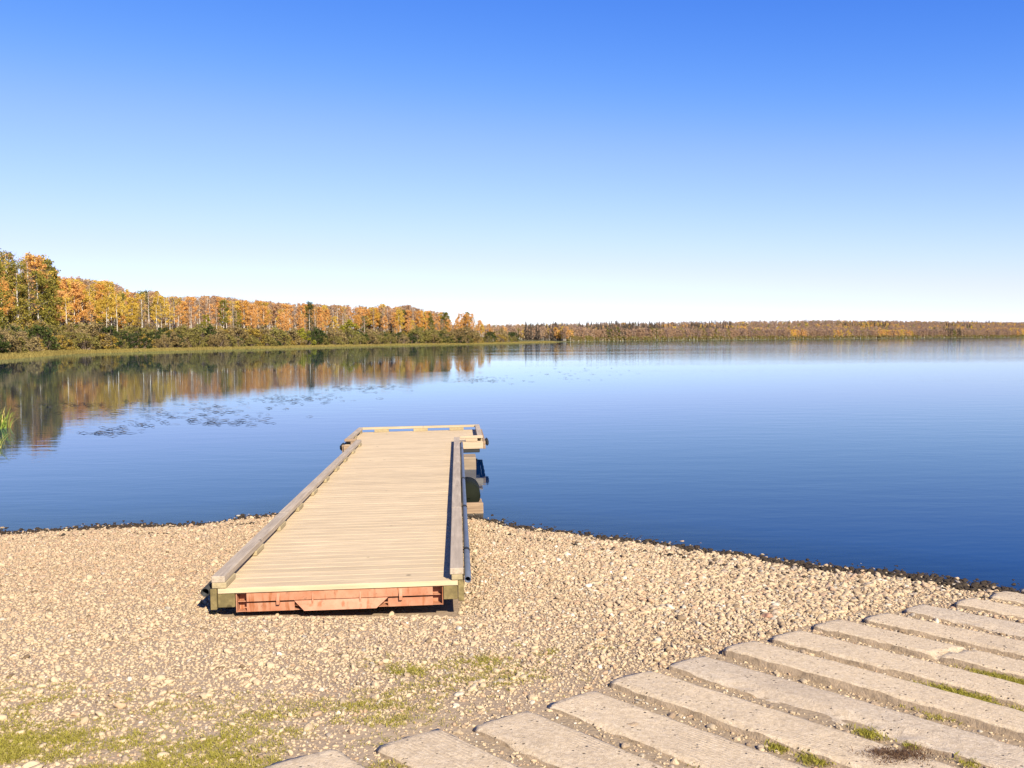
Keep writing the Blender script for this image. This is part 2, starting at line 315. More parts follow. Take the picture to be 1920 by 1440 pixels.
def make_plank(k, a0, width, p0, length, tilt, crumble=0.0, split=None, dz=0.0, ca=0):
    """local x runs along the plank, y across (down the ramp), z up"""
    na, npp = 17, int(length / .035); th = 0.13; rg = np.random.default_rng(100 + k)
    al = np.linspace(-width / 2, width / 2, na); pl = np.linspace(0, length, npp)
    PP, AA = np.meshgrid(pl, al); ed = np.minimum(width / 2 - np.abs(AA), 1); ee = np.minimum(PP, length - PP)
    n = nz(PP + k * 3.7, AA, 14, k) + .8 * nz(PP + k, AA * 2, 45, k + 3)
    cy = AA * (1 - 0.0) + np.sign(AA) * (np.abs(AA) > width * .42) * 0.007 * n * (.5 + 1.6 * np.clip(nz(PP + k, AA * 0, 2.1, k), 0, 1))
    cx = PP + ((PP < .01) * (0.03 * n + 0.05 * (np.abs(AA) / (width / 2)) ** 3) - (PP > length - .01) * .03 * n)
    top = th - 0.016 * (ed < .02) * (.6 + np.clip(n, -.5, 1.5)) - .012 * (ed < .05) * np.clip(nz(PP, AA * 0, 4.3, k + 5) - .3, 0, 1) * 1.2 - .012 * (ee < .03) + .003 * n
    if crumble:
        wv = np.exp(-((PP - 1.05) / .55) ** 2); cut = crumble * wv * np.clip((-AA - width * (.10 + .12 * nz(PP, AA * 0, 7, 2))) / (width * .25), 0, 1)
        top = top - cut * (.7 + .5 * nz(PP, AA, 38, 1))
    if split is not None: top = top - .03 * (np.abs(PP - split - .10 * AA / width - .02 * nz(AA, AA * 0, 20, 1)) < .018)
    nv = na * npp; V = np.concatenate([np.stack([cx, cy, top], -1).reshape(-1, 3), np.stack([cx, cy, 0 * top - .02], -1).reshape(-1, 3)])
    i = np.arange(npp - 1)[None, :] + npp * np.arange(na - 1)[:, None]
    Ft = np.stack([i, i + 1, i + npp + 1, i + npp], -1).reshape(-1, 4); side = []
    for j in range(npp - 1):
        side.append((j + nv, j + 1 + nv, j + 1, j)); q = (na - 1) * npp + j; side.append((q, q + 1, q + 1 + nv, q + nv))
    for r in range(na - 1):
        q = r * npp; side.append((q, q + npp, q + npp + nv, q + nv)); q += npp - 1; side.append((q + nv, q + npp + nv, q + npp, q))
    V[nv:, 1] += np.sign(V[nv:, 1]) * .012
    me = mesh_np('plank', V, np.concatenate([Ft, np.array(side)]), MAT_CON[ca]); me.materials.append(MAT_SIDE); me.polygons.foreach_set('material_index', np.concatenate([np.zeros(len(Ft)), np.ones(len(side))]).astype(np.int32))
    x, y = ramp_xy(a0, p0); x1, y1 = ramp_xy(a0, p0 + length)
    z0 = float(ground_z(x, y, False)); z1 = float(ground_z(x1, y1, False))
    o = link('concrete_plank', me); ang = math.atan2(RP[1], RP[0])
    pit = math.atan2(z1 - z0, length)
    o.location = (x, y, z0 - .107 + dz); o.rotation_mode = 'XYZ'
    o.matrix_world = Matrix.Translation(o.location) @ Matrix.Rotation(ang, 4, 'Z') @ Matrix.Rotation(-pit, 4, 'Y') @ Matrix.Rotation(tilt - .066, 4, 'X')
    return o
NTH = ['first', 'second', 'third', 'fourth', 'fifth', 'sixth', 'seventh', 'eighth', 'ninth', 'tenth', 'eleventh', 'twelfth', 'thirteenth', 'fourteenth', 'fifteenth', 'sixteenth']
PLANKS = []
#        k: (width, left shift, tilt, crumble, split, dz, material)
spec = {-2: (.38, .0, 0, 0, None, .004, 0), -1: (.38, .0, 0, 0, None, .004, 0), 0: (.38, -.16, 0, 0, None, .012, 0), 1: (.38, -.05, 0, 0, None, .004, 0), 2: (.385, .02, 0, 0, None, .002, 0), 3: (.385, .0, 0, 0, None, -.003, 0), 4: (.39, -.02, -.02, 0, None, .010, 0),
        5: (.37, -.01, -.01, .06, None, .005, 1), 6: (.38, .02, -.035, 0, None, .022, 0), 7: (.40, .05, -.02, 0, None, .010, 0), 8: (.38, .08, -.02, 0, .95, .014, 0), 9: (.38, .20, -.01, 0, None, .006, 0),
        10: (.37, .26, -.01, .04, None, .006, 1), 11: (.39, .44, -.02, 0, None, .012, 0), 12: (.38, .52, 0, 0, None, .008, 0), 13: (.38, .60, 0, 0, None, .012, 1), 14: (.38, .6, 0, 0, None, .01, 1)}
extra = {5: 'grey concrete ramp plank with a crumbled edge', 8: 'tan concrete ramp plank with a crack across it', 10: 'grey concrete ramp plank with worn broken edge', 6: 'thick raised tan concrete ramp plank'}
for k, (wd, sh, ti, cr, sp, dz, ca) in spec.items():
    a0 = A0 + PITCH * (k - 1); wd += .012
    o = make_plank(k, a0, wd, PL0 + sh, 4.2 + .1 * random.random(), ti, cr, sp, dz, ca); PLANKS.append((k, a0, wd, PL0 + sh, o))
    if k >= 13: lab = 'concrete ramp plank lying under water, %s from the water\'s edge' % NTH[k - 13]
    else: lab = '%s, %s up from the water\'s edge' % (extra.get(k, 'weathered tan concrete ramp plank'), NTH[12 - k])
    tag(o, lab, 'concrete plank', 'concrete planks of the boat ramp')
def on_plank(x, y, mrg=0.0):
    a, p = ramp_ap(x, y); r = np.zeros(np.shape(x), bool)
    for k, a0, wd, p0, _ in PLANKS: r |= (np.abs(a - a0) < wd / 2 + mrg) & (p > p0 - mrg)
    return r

# ------------------------------------------------------------------ pebbles
def pebble_mat():
    m = Mat('pebble', .85, .25); t = m.attr('tone', 'INSTANCER'); co = m.coord()
    wetv = m.math('MULTIPLY', m.math('SUBTRACT', t, 1.0), 1.0, True)
    fr_ = m.math('FRACT', t)
    c = m.ramp(fr_, [(0, (.15, .10, .055)), (.10, (.33, .235, .14)), (.28, (.46, .345, .21)), (.5, (.54, .415, .25)), (.66, (.49, .36, .215)), (.8, (.43, .275, .16)), (.88, (.34, .295, .23)), (.95, (.60, .51, .37)), (1, (.70, .63, .50))])
    n = m.noise(co, 1.8, 4, .65); c = m.mix(m.ramp(n, [(.35, .45), (.6, 0.0)]), c, m.mix(.5, c, (.14, .10, .07)))
    wetm = m.math('GREATER_THAN', t, 1.0); c = m.mix(wetm, c, m.mix(.94, c, (.016, .010, .006)))
    m.color(c); m.bump(m.noise(co, 5, 4), .3, .1); return m.m
def stone_mesh(seed, mat, sub=2, name='pebble'):
    bm = bmesh.new(); bmesh.ops.create_icosphere(bm, subdivisions=sub, radius=1); off = Vector((seed * 7.1, seed * 3.3, seed))
    rr = random.Random(seed); sx, sy, sz = 1.0, rr.uniform(.6, .95), rr.uniform(.34, .60)
    for v in bm.verts:
        c = v.co.copy(); k = 1 + .30 * mnoise.noise(c * .9 + off) + .12 * mnoise.noise(c * 2.3 + off)
        for pl in range(7):
            nn = Vector((rr2 := math.sin(seed * 3.1 + pl * 2.2), math.cos(seed * 1.7 + pl * 4), math.sin(seed + pl * 5) * .8)).normalized()
            dd = c.dot(nn)
            if dd > .70: k *= .70 / dd
        v.co = Vector((c.x * sx, c.y * sy, c.z * sz)) * k
    return bm_mesh(bm, name, mat, True)
MAT_PEB = pebble_mat()
PEB = [stone_mesh(s, MAT_PEB) for s in range(1, 13)]
g = .0215
gx, gy = np.meshgrid(np.arange(-8.2, 7.6, g), np.arange(3.2, 12.9, g)); gx = gx.ravel() + RG.uniform(-.5, .5, gx.size) * g * 1.4; gy = gy.ravel() + RG.uniform(-.5, .5, gy.size) * g * 1.4
d = ysh(gx) - gy
keep = (np.abs(gx) < .63 * gy + .5) & (d > -1.3)
DIRT = dirt_f(gx, gy); keep &= RG.random(gx.size) > np.clip(DIRT * .9, 0, .82)
keep &= ~on_plank(gx, gy, -.012)
keep &= ~((d < 0) & (RG.random(gx.size) < np.clip(-d / 1.3, 0, 1)))
# under the dock nothing can be seen
DOCK_O = np.array([-2.25, 6.80]); DA = math.radians(3.45); DU = np.array([-math.sin(DA), math.cos(DA)]); DV = np.array([math.cos(DA), math.sin(DA)])
du = (gx - DOCK_O[0]) * DU[0] + (gy - DOCK_O[1]) * DU[1]; dv = (gx - DOCK_O[0]) * DV[0] + (gy - DOCK_O[1]) * DV[1]
keep &= ~((du > .03) & (dv > .0) & (dv < 1.83))
gx, gy, d, DIRT = gx[keep], gy[keep], d[keep], DIRT[keep]; n = len(gx)
rightness = np.clip((gx - 0.0) / 4.0, 0, 1); fin = np.clip(1 - (gx + 2) / 5, 0, 1)
sz = .0104 * np.exp(RG.normal(0, .46, n)) * (1 + .75 * rightness * np.clip((gy - 5) / 2, 0, 1)) * np.clip(.80 + .05 * (gy - 4), .8, 1.05)
sz = np.where(RG.random(n) < .025, sz * 1.8, sz); sz = np.clip(sz, .004, .045)
sz = np.where(DIRT > .4, sz * .8, sz) * (1 - .06 * fin)
tone = np.clip(RG.beta(1.35, 1.35, n) + .10 * nz(gx, gy, 1.1, 7), 0, 1) * .98; 
wetb = ysh(gx) - gy + .16 * nz(gx, gy, 5, 4) + .05 * RG.normal(0, 1, n)
tone = np.where(RG.random(n) < .55 * fin, .28 + .42 * tone, tone)
brn = np.where(RG.random(n) < .5, RG.uniform(.09, .24, n), RG.uniform(.70, .83, n)); tone = np.where(RG.random(n) < .62 * fin * np.clip((gy - 5.8) / 2.5, 0, 1), brn, tone)
tone = np.where((wetb < .13) & (RG.random(n) < .9), tone * .98 + 1.001, tone)
bandw = np.abs(wetb - .62 - .3 * nz(gx, gy, .8, 8)) < .05       # a thin old wrack line
tone = np.where(bandw & (RG.random(n) < .25), tone * .98 + 1.001, tone)
gz = ground_z(gx, gy) + sz * (.22 - .30 * np.clip(DIRT, 0, 1))
rot = np.stack([RG.normal(0, .35, n), RG.normal(0, .35, n), RG.uniform(0, 6.28, n)], -1)
o = scatter('gravel', np.stack([gx, gy, gz], -1), rot, sz, RG.integers(0, 12, n), PEB, tone)
tag(o, 'tan beach gravel sloping down to the lake', 'gravel', kind='stuff')
print('pebbles', n)

# countable bigger stones
m = Mat('stone', .85, .25); r = m.rnd(); co = m.coord()
c = m.ramp(r, [(0, (.26, .18, .11)), (.3, (.36, .26, .165)), (.6, (.42, .32, .20)), (.85, (.30, .25, .185)), (1, (.46, .38, .27))])
m.color(m.mix(m.ramp(m.noise(co, 2, 4, .65), [(.35, .5), (.62, 0.0)]), c, (.16, .12, .085))); m.bump(m.noise(co, 5, 4), .3, .1); MAT_STONE = m.m
m2 = Mat('red_stone', .85, .25); m2.color(m2.mix(m2.noise(m2.coord(), 2.2, 4), (.30, .15, .09), (.42, .24, .15))); m3 = Mat('white_stone', .8, .25); m3.color(m3.mix(m3.noise(m3.coord(), 2.2, 4), (.62, .57, .49), (.74, .70, .63)))
STN = [stone_mesh(s, MAT_STONE, 3, 'stone') for s in range(20, 28)]
def stone(px, py, wpx, label, group=None, mat=None, xy=None):
    q = atg(px, py, .01) if xy is None else np.array([xy[0], xy[1], 0]); dist = math.hypot(q[0], q[1]); r = wpx / FPX * dist / 2
    me = STN[random.randrange(8)]; o = link('stone', me); s = r / 1.0
    o.scale = (s, s, s); o.rotation_euler = (random.gauss(0, .2), random.gauss(0, .2), random.uniform(0, 6.28)); o.location = (q[0], q[1], float(ground_z(q[0], q[1])) + s * .12)
    if mat:
        o.material_slots[0].link = 'OBJECT'; o.material_slots[0].material = mat
    return tag(o, label, 'stone', group)
stone(1437, 1156, 24, 'flat reddish stone on the gravel up from the ramp', None, m2.m)
stone(643, 1313, 24, 'rounded brown stone lying among the grass patches', None)
stone(1145, 1073, 12, 'small bright white stone on the gravel beside the dock', None, m3.m)
stone(235, 1417, 26, 'pale angular stone in the thin green grass', None)
stone(860, 1371, 24, 'pale flat stone beside the ends of the ramp planks', None)
stone(1455, 1131, 18, 'pale stone just above the dark wet shoreline pebbles', None)
stone(663, 1137, 22, 'curved pale stone at the foot of the rusty steel beam', None)
for px, py, w in [(1185, 1362, 34), (1180, 1372, 22)]: stone(px, py, w, 'grey stone wedged in the muddy gap between two planks', 'stones wedged in a muddy gap')
gaplab = 'small rounded stone lying in a gap between concrete planks'; cnt = 0
for k in range(1, 10):
    a1 = A0 + PITCH * (k - 1) + .19; 
    for j in range(20):
        p_ = PL0 + .12 + random.random() ** .8 * 3.0; a_ = a1 + random.uniform(.05, .12); x, y = ramp_xy(a_, p_)
        ppx, ppy = proj((x, y, float(ground_z(x, y))))
        if not (0 < ppx < 1915 and ppy < 1436): continue
        if nz(np.array(x), np.array(y), 2.5, k) < -.18: continue
        stone(0, 0, random.uniform(8, 19) * 5.5 / math.hypot(x, y), 'small rounded stone lying in the gap above the %s ramp plank from water' % NTH[12 - k - 1], 'stones in the gap above the %s plank from the water' % NTH[12 - k - 1], None, (x, y)); cnt += 1
print('gap stones', cnt)

# ------------------------------------------------------------------ dock
def wood(name, pale, dark, grain_axis=0, stain=None, grain=22):
    m = Mat(name, .85, .25); r = m.rnd()
    cmb = m.n('ShaderNodeCombineXYZ')
    for i_, k in enumerate((23.0, 57.0, 11.0)): m.l(m.math('MULTIPLY', r, k), cmb.inputs[i_])
    sc = [grain, grain, grain]; sc[grain_axis] = 1.2
    co = m.mapping(m.coord(), (1, 1, 1), cmb.outputs[0]); gr = m.noise(m.mapping(co, tuple(sc)), 1.6, 5, .65); bl = m.noise(co, 2.3, 4, .6)
    fine = m.noise(m.mapping(co, tuple(v * 4 for v in sc)), 1.6, 3, .6)
    c = m.mix(m.ramp(gr, [(.35, 0.0), (.62, 1.0)]), dark, pale)
    c = m.mix(m.ramp(bl, [(.40, .55), (.66, 0.0)]), c, dark)
    c = m.mix(1.0, c, m.ramp(r, [(0, .92), (.5, .98), (1, 1.04)]), 'MULTIPLY')
    if stain: c = m.mix(m.ramp(m.noise(co, 9, 4), [(.35, 0.0), (.6, .8)]), c, stain)
    kn = m.ramp(m.vor(co, 2.3), [(.035, .8), (.06, 0.0)]); c = m.mix(kn, c, tuple(v * .35 for v in dark))
    m.color(c); m.bump(m.math('ADD', gr, m.math('MULTIPLY', fine, .5)), .35, .004); return m.m
M_DECK = wood('deck_wood', (.62, .475, .285), (.45, .34, .205), 0)
M_RAIL = wood('rail_wood_grey', (.47, .38, .275), (.30, .24, .175), 1)
M_RAILX = wood('rail_wood_pale', (.50, .40, .26), (.36, .28, .17), 0)
M_OLIVE = wood('treated_timber_olive', (.31, .235, .095), (.17, .125, .05), 1, (.11, .085, .035))
M_BLOCK = wood('block_wood', (.42, .335, .19), (.28, .22, .12), 1)
M_BROWN = wood('fascia_brown', (.40, .28, .17), (.22, .145, .09), 0)
M_TAN = wood('fascia_tan', (.52, .40, .26), (.38, .28, .18), 0)
M_DULL = wood('float_box_wood', (.36, .27, .18), (.20, .15, .10), 0)
m = Mat('primer_paint_steel', .6, .4); co = m.coord(); n_ = m.noise(co, 6, 5, .65); n2 = m.noise(m.mapping(co, (14, 14, 2)), 1.5, 4, .6)
c = m.mix(m.ramp(n_, [(.35, 0.0), (.65, 1.0)]), (.36, .14, .068), (.45, .22, .125)); c = m.mix(m.ramp(n2, [(.56, 0.0), (.68, .85)]), c, (.27, .085, .025)); c = m.mix(m.ramp(m.noise(co, 30, 4, .7), [(.3, .7), (.42, 0.0)]), c, (.20, .09, .05))
m.color(c); m.bump(m.noise(co, 50, 3), .2, .003); M_STEEL = m.m
m = Mat('grey_pipe', .45, .5); m.color(m.mix(m.noise(m.coord(), 9, 4), (.05, .062, .09), (.10, .12, .165))); M_PIPE = m.m
m = Mat('black_rubber', .65, .35); m.color(m.mix(m.noise(m.coord(), 7, 4), (.012, .012, .012), (.03, .03, .027))); M_BLACK = m.m
m = Mat('wet_float', .85, .1); m.color(m.mix(m.noise(m.coord(), 7, 4), (.006, .008, .005), (.016, .018, .010))); M_FLOAT = m.m  # near-black tone for the reflection drum and the floats under the deck

ROLL = .013; PITD = -.0050
dock = bpy.data.objects.new('floating_dock', None); COL.objects.link(dock)
DU3 = Vector((DU[0], DU[1], PITD)).normalized(); DV3 = Vector((DV[0], DV[1], ROLL)).normalized(); DW3 = DV3.cross(DU3); DV3 = DU3.cross(DW3)
dock.matrix_world = Matrix(((DV3.x, DU3.x, DW3.x, DOCK_O[0]), (DV3.y, DU3.y, DW3.y, DOCK_O[1]), (DV3.z, DU3.z, DW3.z, .428), (0, 0, 0, 1)))
tag(dock, 'T-shaped wooden floating dock running from the gravel beach out over the lake', 'dock')
def part(name, boxes, mat, parent=dock, bev=.004):
    bm = bmesh.new()
    for u, v, w in boxes: box_bm(bm, u, v, w, bev)
    return link(name, bm_mesh(bm, name, mat), parent)
# deck boards, each its own piece
BP = .142; WALK = 9.94; NW = int(WALK / BP)
def board_mesh(v0, v1, sd):
    bm = bmesh.new(); box_bm(bm, (-.0680, .0680), (v0, v1), (-.04, 0), .0016)
    bmesh.ops.subdivide_edges(bm, edges=[e for e in bm.edges if abs(e.verts[0].co.x - e.verts[1].co.x) > .8], cuts=7)
    rr = random.Random(sd)
    for q in bm.verts: q.co.y += .0035 * mnoise.noise(Vector((q.co.x * 1.7, sd * 4.0, (q.co.y > 0) * 7))); q.co.z += .0006 * mnoise.noise(Vector((q.co.x * 1.3, sd * 9.0, 2)))
    return bm_mesh(bm, 'deck_board', M_DECK)
bw = [board_mesh(.0, 1.82, s) for s in range(6)]; bt = [board_mesh(-.26, 2.30, s + 10) for s in range(4)]
for i_ in range(NW):
    link('deck_board', bw[random.randrange(6)], dock, (random.gauss(0, .004), .0675 + i_ * BP + random.gauss(0, .001), random.gauss(0, .0002)), (0, 0, random.gauss(0, .0006)))
for i_ in range(NW, NW + 17):
    link('deck_board', bt[random.randrange(4)], dock, (random.gauss(0, .003), .0675 + i_ * BP + random.gauss(0, .001), random.gauss(0, .0002)), (0, 0, random.gauss(0, .0006)))
UT0 = NW * BP; UT1 = (NW + 17) * BP
# side rails on blocks
for side, (v0, v1) in (('l', (-.040, .060)), ('r', (1.765, 1.868))):
    cuts = [-.012, 2.62, 6.3, UT0 - .02]
    for a_, b_ in zip(cuts[:-1], cuts[1:]):
        j = random.uniform(-.004, .004); part('side_rail', [((a_ + .003, b_ - .003), (v0 + j, v1 + j), (.046, .096))], M_RAIL)
    uu = -.010
    while uu < UT0 - .3:
        bv = (v0 + .004, v1 + .012) if side == 'l' else (v0 + .012, v1 - .006)
        part('rail_block', [((uu, uu + .30), bv, (.003, .0455))], M_BLOCK); uu += 1.06
# T-head rails
part('end_rail', [((UT1 - .10, UT1 - .005), (-.25, 1.10), (.062, .108))], M_RAILX); part('end_rail', [((UT1 - .10, UT1 - .005), (1.105, 2.29), (.062, .108))], M_RAILX)
for v0 in (.08, .90, 1.66): part('rail_block', [((UT1 - .098, UT1 - .007), (v0, v0 + .30), (.003, .0615))], M_BLOCK)
for v0, v1 in ((-.255, -.16), (2.20, 2.295)):
    part('side_rail', [((UT0 + .115, UT1 - .11), (v0, v1), (.062, .108))], M_RAIL)
    for uu in (UT0 + .18, UT0 + 1.0, UT1 - .4): part('rail_block', [((uu, uu + .28), (v0 + .006, v1 - .006), (.003, .0615))], M_BLOCK)
part('wing_rail', [((UT0 + .005, UT0 + .105), (-.262, -.045), (.062, .108))], M_BROWN); part('wing_rail', [((UT0 + .005, UT0 + .105), (1.873, 2.30), (.062, .108))], M_TAN)
part('rail_block', [((UT0 + .01, UT0 + .10), (-.15, -.05), (.003, .0615))], M_BROWN); part('rail_block', [((UT0 + .01, UT0 + .10), (1.98, 2.20), (.003, .0615))], M_TAN)
# fascia and stringers
for v0, v1 in ((-.052, -.004), (1.826, 1.872)):
    for a_, b_ in ((-.008, 3.6), (3.606, 7.2), (7.206, UT0 - .06)): part('side_board', [((a_, b_), (v0, v1), (-.162, -.002))], M_OLIVE)
for v0, v1 in ((.0, .128), (1.712, 1.822)): part('stringer', [((.006, UT1 - .1), (v0, v1), (-.150, -.043))], M_OLIVE)
part('wing_board', [((UT0 - .05, UT0 - .006), (-.275, -.056), (-.14, -.004))], M_BROWN); part('wing_board', [((UT0 - .05, UT0 - .006), (1.876, 2.305), (-.13, .0))], M_TAN)
part('wing_board', [((UT0 - .004, UT1), (-.308, -.264), (-.14, -.002))], M_BROWN); part('wing_board', [((UT0 - .004, UT1), (2.308, 2.350), (-.14, -.002))], M_BROWN)
part('wing_board', [((UT1 + .003, UT1 + .045), (-.31, 2.35), (-.14, -.002))], M_BROWN)
part('bumper', [((UT0 + .1, UT0 + .55), (2.354, 2.415), (-.10, .02))], M_BLACK, bev=.03); part('bumper', [((UT0 + .1, UT0 + .5), (-.365, -.312), (-.12, .0))], M_BLACK, bev=.03)
for v0, v1 in ((.1, .6), (1.25, 1.75)): part('float', [((UT0 + .05, UT1 - .1), (v0, v1), (-.44, -.16))], M_BLACK, bev=.03)
part('wing_beam', [((UT0 - .04, UT1 - .2), (1.88, 2.24), (-.20, -.135))], M_BLACK, bev=.01)
# float boxes and skids beside the walkway, plus an added drum
part('float_box', [((9.12, 9.62), (1.55, 2.15), (-.47, -.19))], M_DULL, bev=.012)
fb = part('skid', [((5.02, 5.10), (1.60, 2.16), (-.48, -.29)), ((5.12, 5.5), (2.06, 2.15), (-.48, -.31))], M_BROWN, bev=.01)
V1, F1 = tube([(1.96, 5.158, -.22), (1.96, 5.16, -.22), (1.96, 5.20, -.22), (1.96, 5.80, -.22), (1.96, 5.84, -.22)], [.004, .145, .17, .17, .09], 20); bm = bmesh.new()
dr = link('reflection_drum', mesh_np('reflection_drum', V1, F1, M_FLOAT, True), dock); part('reflection_drum_end', [((5.145, 5.156), (1.93, 1.99), (-.25, -.19))], M_FLOAT, dr, .004)  # dark drum added in place of a dark reflection on the water
for uu in (1.6, 3.4, 7.6): part('float_box', [((uu, uu + .5), (.35, 1.5), (-.43 if uu > 5 else -.30, -.155))], M_FLOAT, bev=.02)
# pipes
def pipe(v, w, u0_, u1_, r_, mat):
    n = 18; pts = [(v, u0_ + (u1_ - u0_) * k / 6, w) for k in range(7)]; Vo, Fo = tube(pts, [r_] * 7, n); Vi, Fi = tube(pts, [r_ * .78] * 7, n); Fi = Fi[:, ::-1]
    V_, F_ = join_np([(Vo, Fo), (Vi, Fi)]); k0 = len(Vo); ring = [(k, k0 + k, k0 + (k + 1) % n, (k + 1) % n) for k in range(n)]
    return link('pipe', mesh_np('pipe', V_, np.concatenate([F_, np.array(ring)]), mat, True), dock)
pr = pipe(1.902, .010, -.03, UT0 - .3, .026, M_PIPE)
for uu in (.9, 3.0, 5.1, 8.6):
    Vc, Fc = tube([(1.902, uu, .010), (1.902, uu + .07, .010)], [.031, .031], 14); link('clamp', mesh_np('clamp', Vc, Fc, M_BLACK, True), pr)
pl_ = pipe(-.095, -.03, .02, UT0 - .3, .034, M_BLACK)
# rusty steel cross beam at the shore end
sb = part('steel_beam', [((.095, .103), (.142, 1.70), (-.19, -.046)), ((.018, .093), (.142, 1.70), (-.052, -.046)), ((.045, .093), (.142, 1.70), (-.1205, -.1155)), ((.018, .093), (.142, 1.70), (-.19, -.184)),
                         ((.016, .094), (.134, .140), (-.192, -.044)), ((.016, .094), (1.702, 1.708), (-.192, -.044))], M_STEEL, bev=0)
part('face_plate', [((.010, .016), (.215, 1.63), (-.112, -.046))], M_STEEL, sb, .001); part('face_plate', [((.010, .016), (.215, .575), (-.190, -.124))], M_STEEL, sb, .001); part('face_plate', [((.010, .016), (1.285, 1.63), (-.190, -.124))], M_STEEL, sb, .001)
bm = bmesh.new()
for off in (0, .007):
    for v, u, w in ((.575, .006 + off, -.116), (1.285, .006 + off, -.116), (1.20, -.035 + off, -.185), (.655, -.035 + off, -.185)): bm.verts.new((v, u, w))
bm.verts.ensure_lookup_table(); bv = bm.verts
for q in ((0, 1, 2, 3), (7, 6, 5, 4), (0, 4, 5, 1), (1, 5, 6, 2), (2, 6, 7, 3), (3, 7, 4, 0)): bm.faces.new([bv[k] for k in q])
link('lip_plate', bm_mesh(bm, 'lip_plate', M_STEEL), sb)
for v, z0, z1, e in ((.455, -.135, -.055, .026), (.715, -.150, -.06, .018), (1.075, -.150, -.06, .018), (1.385, -.135, -.055, .026)):
    bm = bmesh.new(); h = .012 if e > .02 else .005
    for s in (-h, h):
        for u, w in ((.009, z1), (.009 - e, z0 + .03), (.009 - e, z0), (.009, z0 - .004)): bm.verts.new((v + s, u, w))
    bm.verts.ensure_lookup_table(); bv = bm.verts
    for q in ((0, 1, 2, 3), (7, 6, 5, 4), (0, 4, 5, 1), (1, 5, 6, 2), (2, 6, 7, 3), (3, 7, 4, 0)): bm.faces.new([bv[k] for k in q])
    link('rib', bm_mesh(bm, 'rib', M_STEEL), sb)

# ------------------------------------------------------------------ trees
def leaf_mat(name, cols, trans=.35):
    m = Mat(name, .75, .15); r = m.rnd(); g_ = m.n('ShaderNodeNewGeometry').outputs['Random Per Island']
    c = m.ramp(m.math('ADD', m.math('MULTIPLY', r, .55), m.math('MULTIPLY', g_, .45)), [(i_ / (len(cols) - 1), c_) for i_, c_ in enumerate(cols)])
    m.color(c); tl = m.n('ShaderNodeBsdfTranslucent'); m.l(c, tl.inputs[0]); mx = m.n('ShaderNodeMixShader'); mx.inputs[0].default_value = trans
    m.l(m.b.outputs[0], mx.inputs[1]); m.l(tl.outputs[0], mx.inputs[2]); m.l(mx.outputs[0], m.out.inputs[0]); return m.m
ML = {'orange': leaf_mat('leaf_orange', [(.52, .26, .05), (.74, .42, .10), (.70, .38, .13), (.78, .48, .17)], .42),
      'yellow': leaf_mat('leaf_yellow', [(.44, .30, .04), (.68, .47, .08), (.74, .53, .12)], .42),
      'peach': leaf_mat('leaf_peach', [(.48, .31, .17), (.60, .39, .22), (.56, .34, .18), (.52, .37, .24)], .42),
      'green': leaf_mat('leaf_green', [(.09, .10, .02), (.17, .17, .03), (.26, .22, .04), (.36, .27, .05)]),
      'dark': leaf_mat('leaf_dark_green', [(.03, .045, .012), (.06, .08, .018), (.09, .11, .025)]),
      'olive': leaf_mat('leaf_olive_brown', [(.13, .11, .03), (.22, .185, .045), (.27, .22, .06), (.17, .18, .04)]),
      'brown': leaf_mat('leaf_red_brown', [(.20, .14, .05), (.29, .21, .08), (.34, .26, .12)]),
      'gold': leaf_mat('leaf_gold', [(.26, .18, .03), (.38, .25, .045), (.33, .25, .05)]),
      'lime': leaf_mat('leaf_yellow_green', [(.22, .20, .02), (.33, .29, .03), (.26, .26, .03)]),
      'far': leaf_mat('leaf_far', [(.24, .155, .11), (.31, .20, .145), (.27, .185, .14), (.33, .20, .13)]), 'far2': leaf_mat('leaf_far_peach', [(.36, .23, .13), (.44, .28, .16), (.34, .25, .16)]),
      'spruce': leaf_mat('leaf_spruce', [(.03, .045, .032), (.045, .062, .042), (.06, .075, .048)], .1)}
m = Mat('aspen_bark', .85, .2); co = m.coord(); n_ = m.noise(m.mapping(co, (3, 3, .8)), 1.5, 4, .7)
m.color(m.mix(m.ramp(n_, [(.36, 1.0), (.5, 0.0)]), m.mix(m.rnd(), (.52, .46, .37), (.66, .60, .50)), (.15, .12, .09))); MB = m.m
m = Mat('dark_bark', .9, .15); m.color(m.mix(m.noise(m.coord(), 4, 4), (.07, .05, .035), (.14, .11, .08))); MBD = m.m
m = Mat('twig', .9, .1); m.color(m.mix(m.rnd(), (.20, .145, .11), (.29, .21, .155))); MTW = m.m

def leaves(centers, radii, per, size, rg, flat=.75):
    """leaf quads gathered in clumps through the crown's volume"""
    C_ = np.repeat(centers, per, 0); R_ = np.repeat(radii, per)
    d_ = rg.normal(0, 1, (len(C_), 3)); d_ /= np.linalg.norm(d_, axis=1, keepdims=True)
    p = C_ + d_ * (R_ * rg.random(len(C_)) ** .45)[:, None] * np.array([1, 1, flat])
    a = rg.normal(0, 1, (len(p), 3)); a /= np.linalg.norm(a, axis=1, keepdims=True); b = np.cross(a, rg.normal(0, 1, (len(p), 3))); b /= np.linalg.norm(b, axis=1, keepdims=True)
    s = (size * rg.uniform(.55, 1.25, len(p)))[:, None]
    V_ = np.stack([p - a * s, p + b * s * .6, p + a * s, p - b * s * .6], 1).reshape(-1, 3); F_ = np.arange(len(V_)).reshape(-1, 4)
    return V_, F_
def limb(p0, p1, r0_, r1_, rg, bend=.08, n=5, seg_=5):
    p0 = np.array(p0, float); p1 = np.array(p1, float); t_ = np.linspace(0, 1, seg_)[:, None]; L_ = np.linalg.norm(p1 - p0)
    pts = p0 + (p1 - p0) * t_ + np.sin(t_ * math.pi) * rg.normal(0, bend * L_, 3) * np.array([1, 1, .4]); return tube(pts, np.linspace(r0_, r1_, seg_), n)
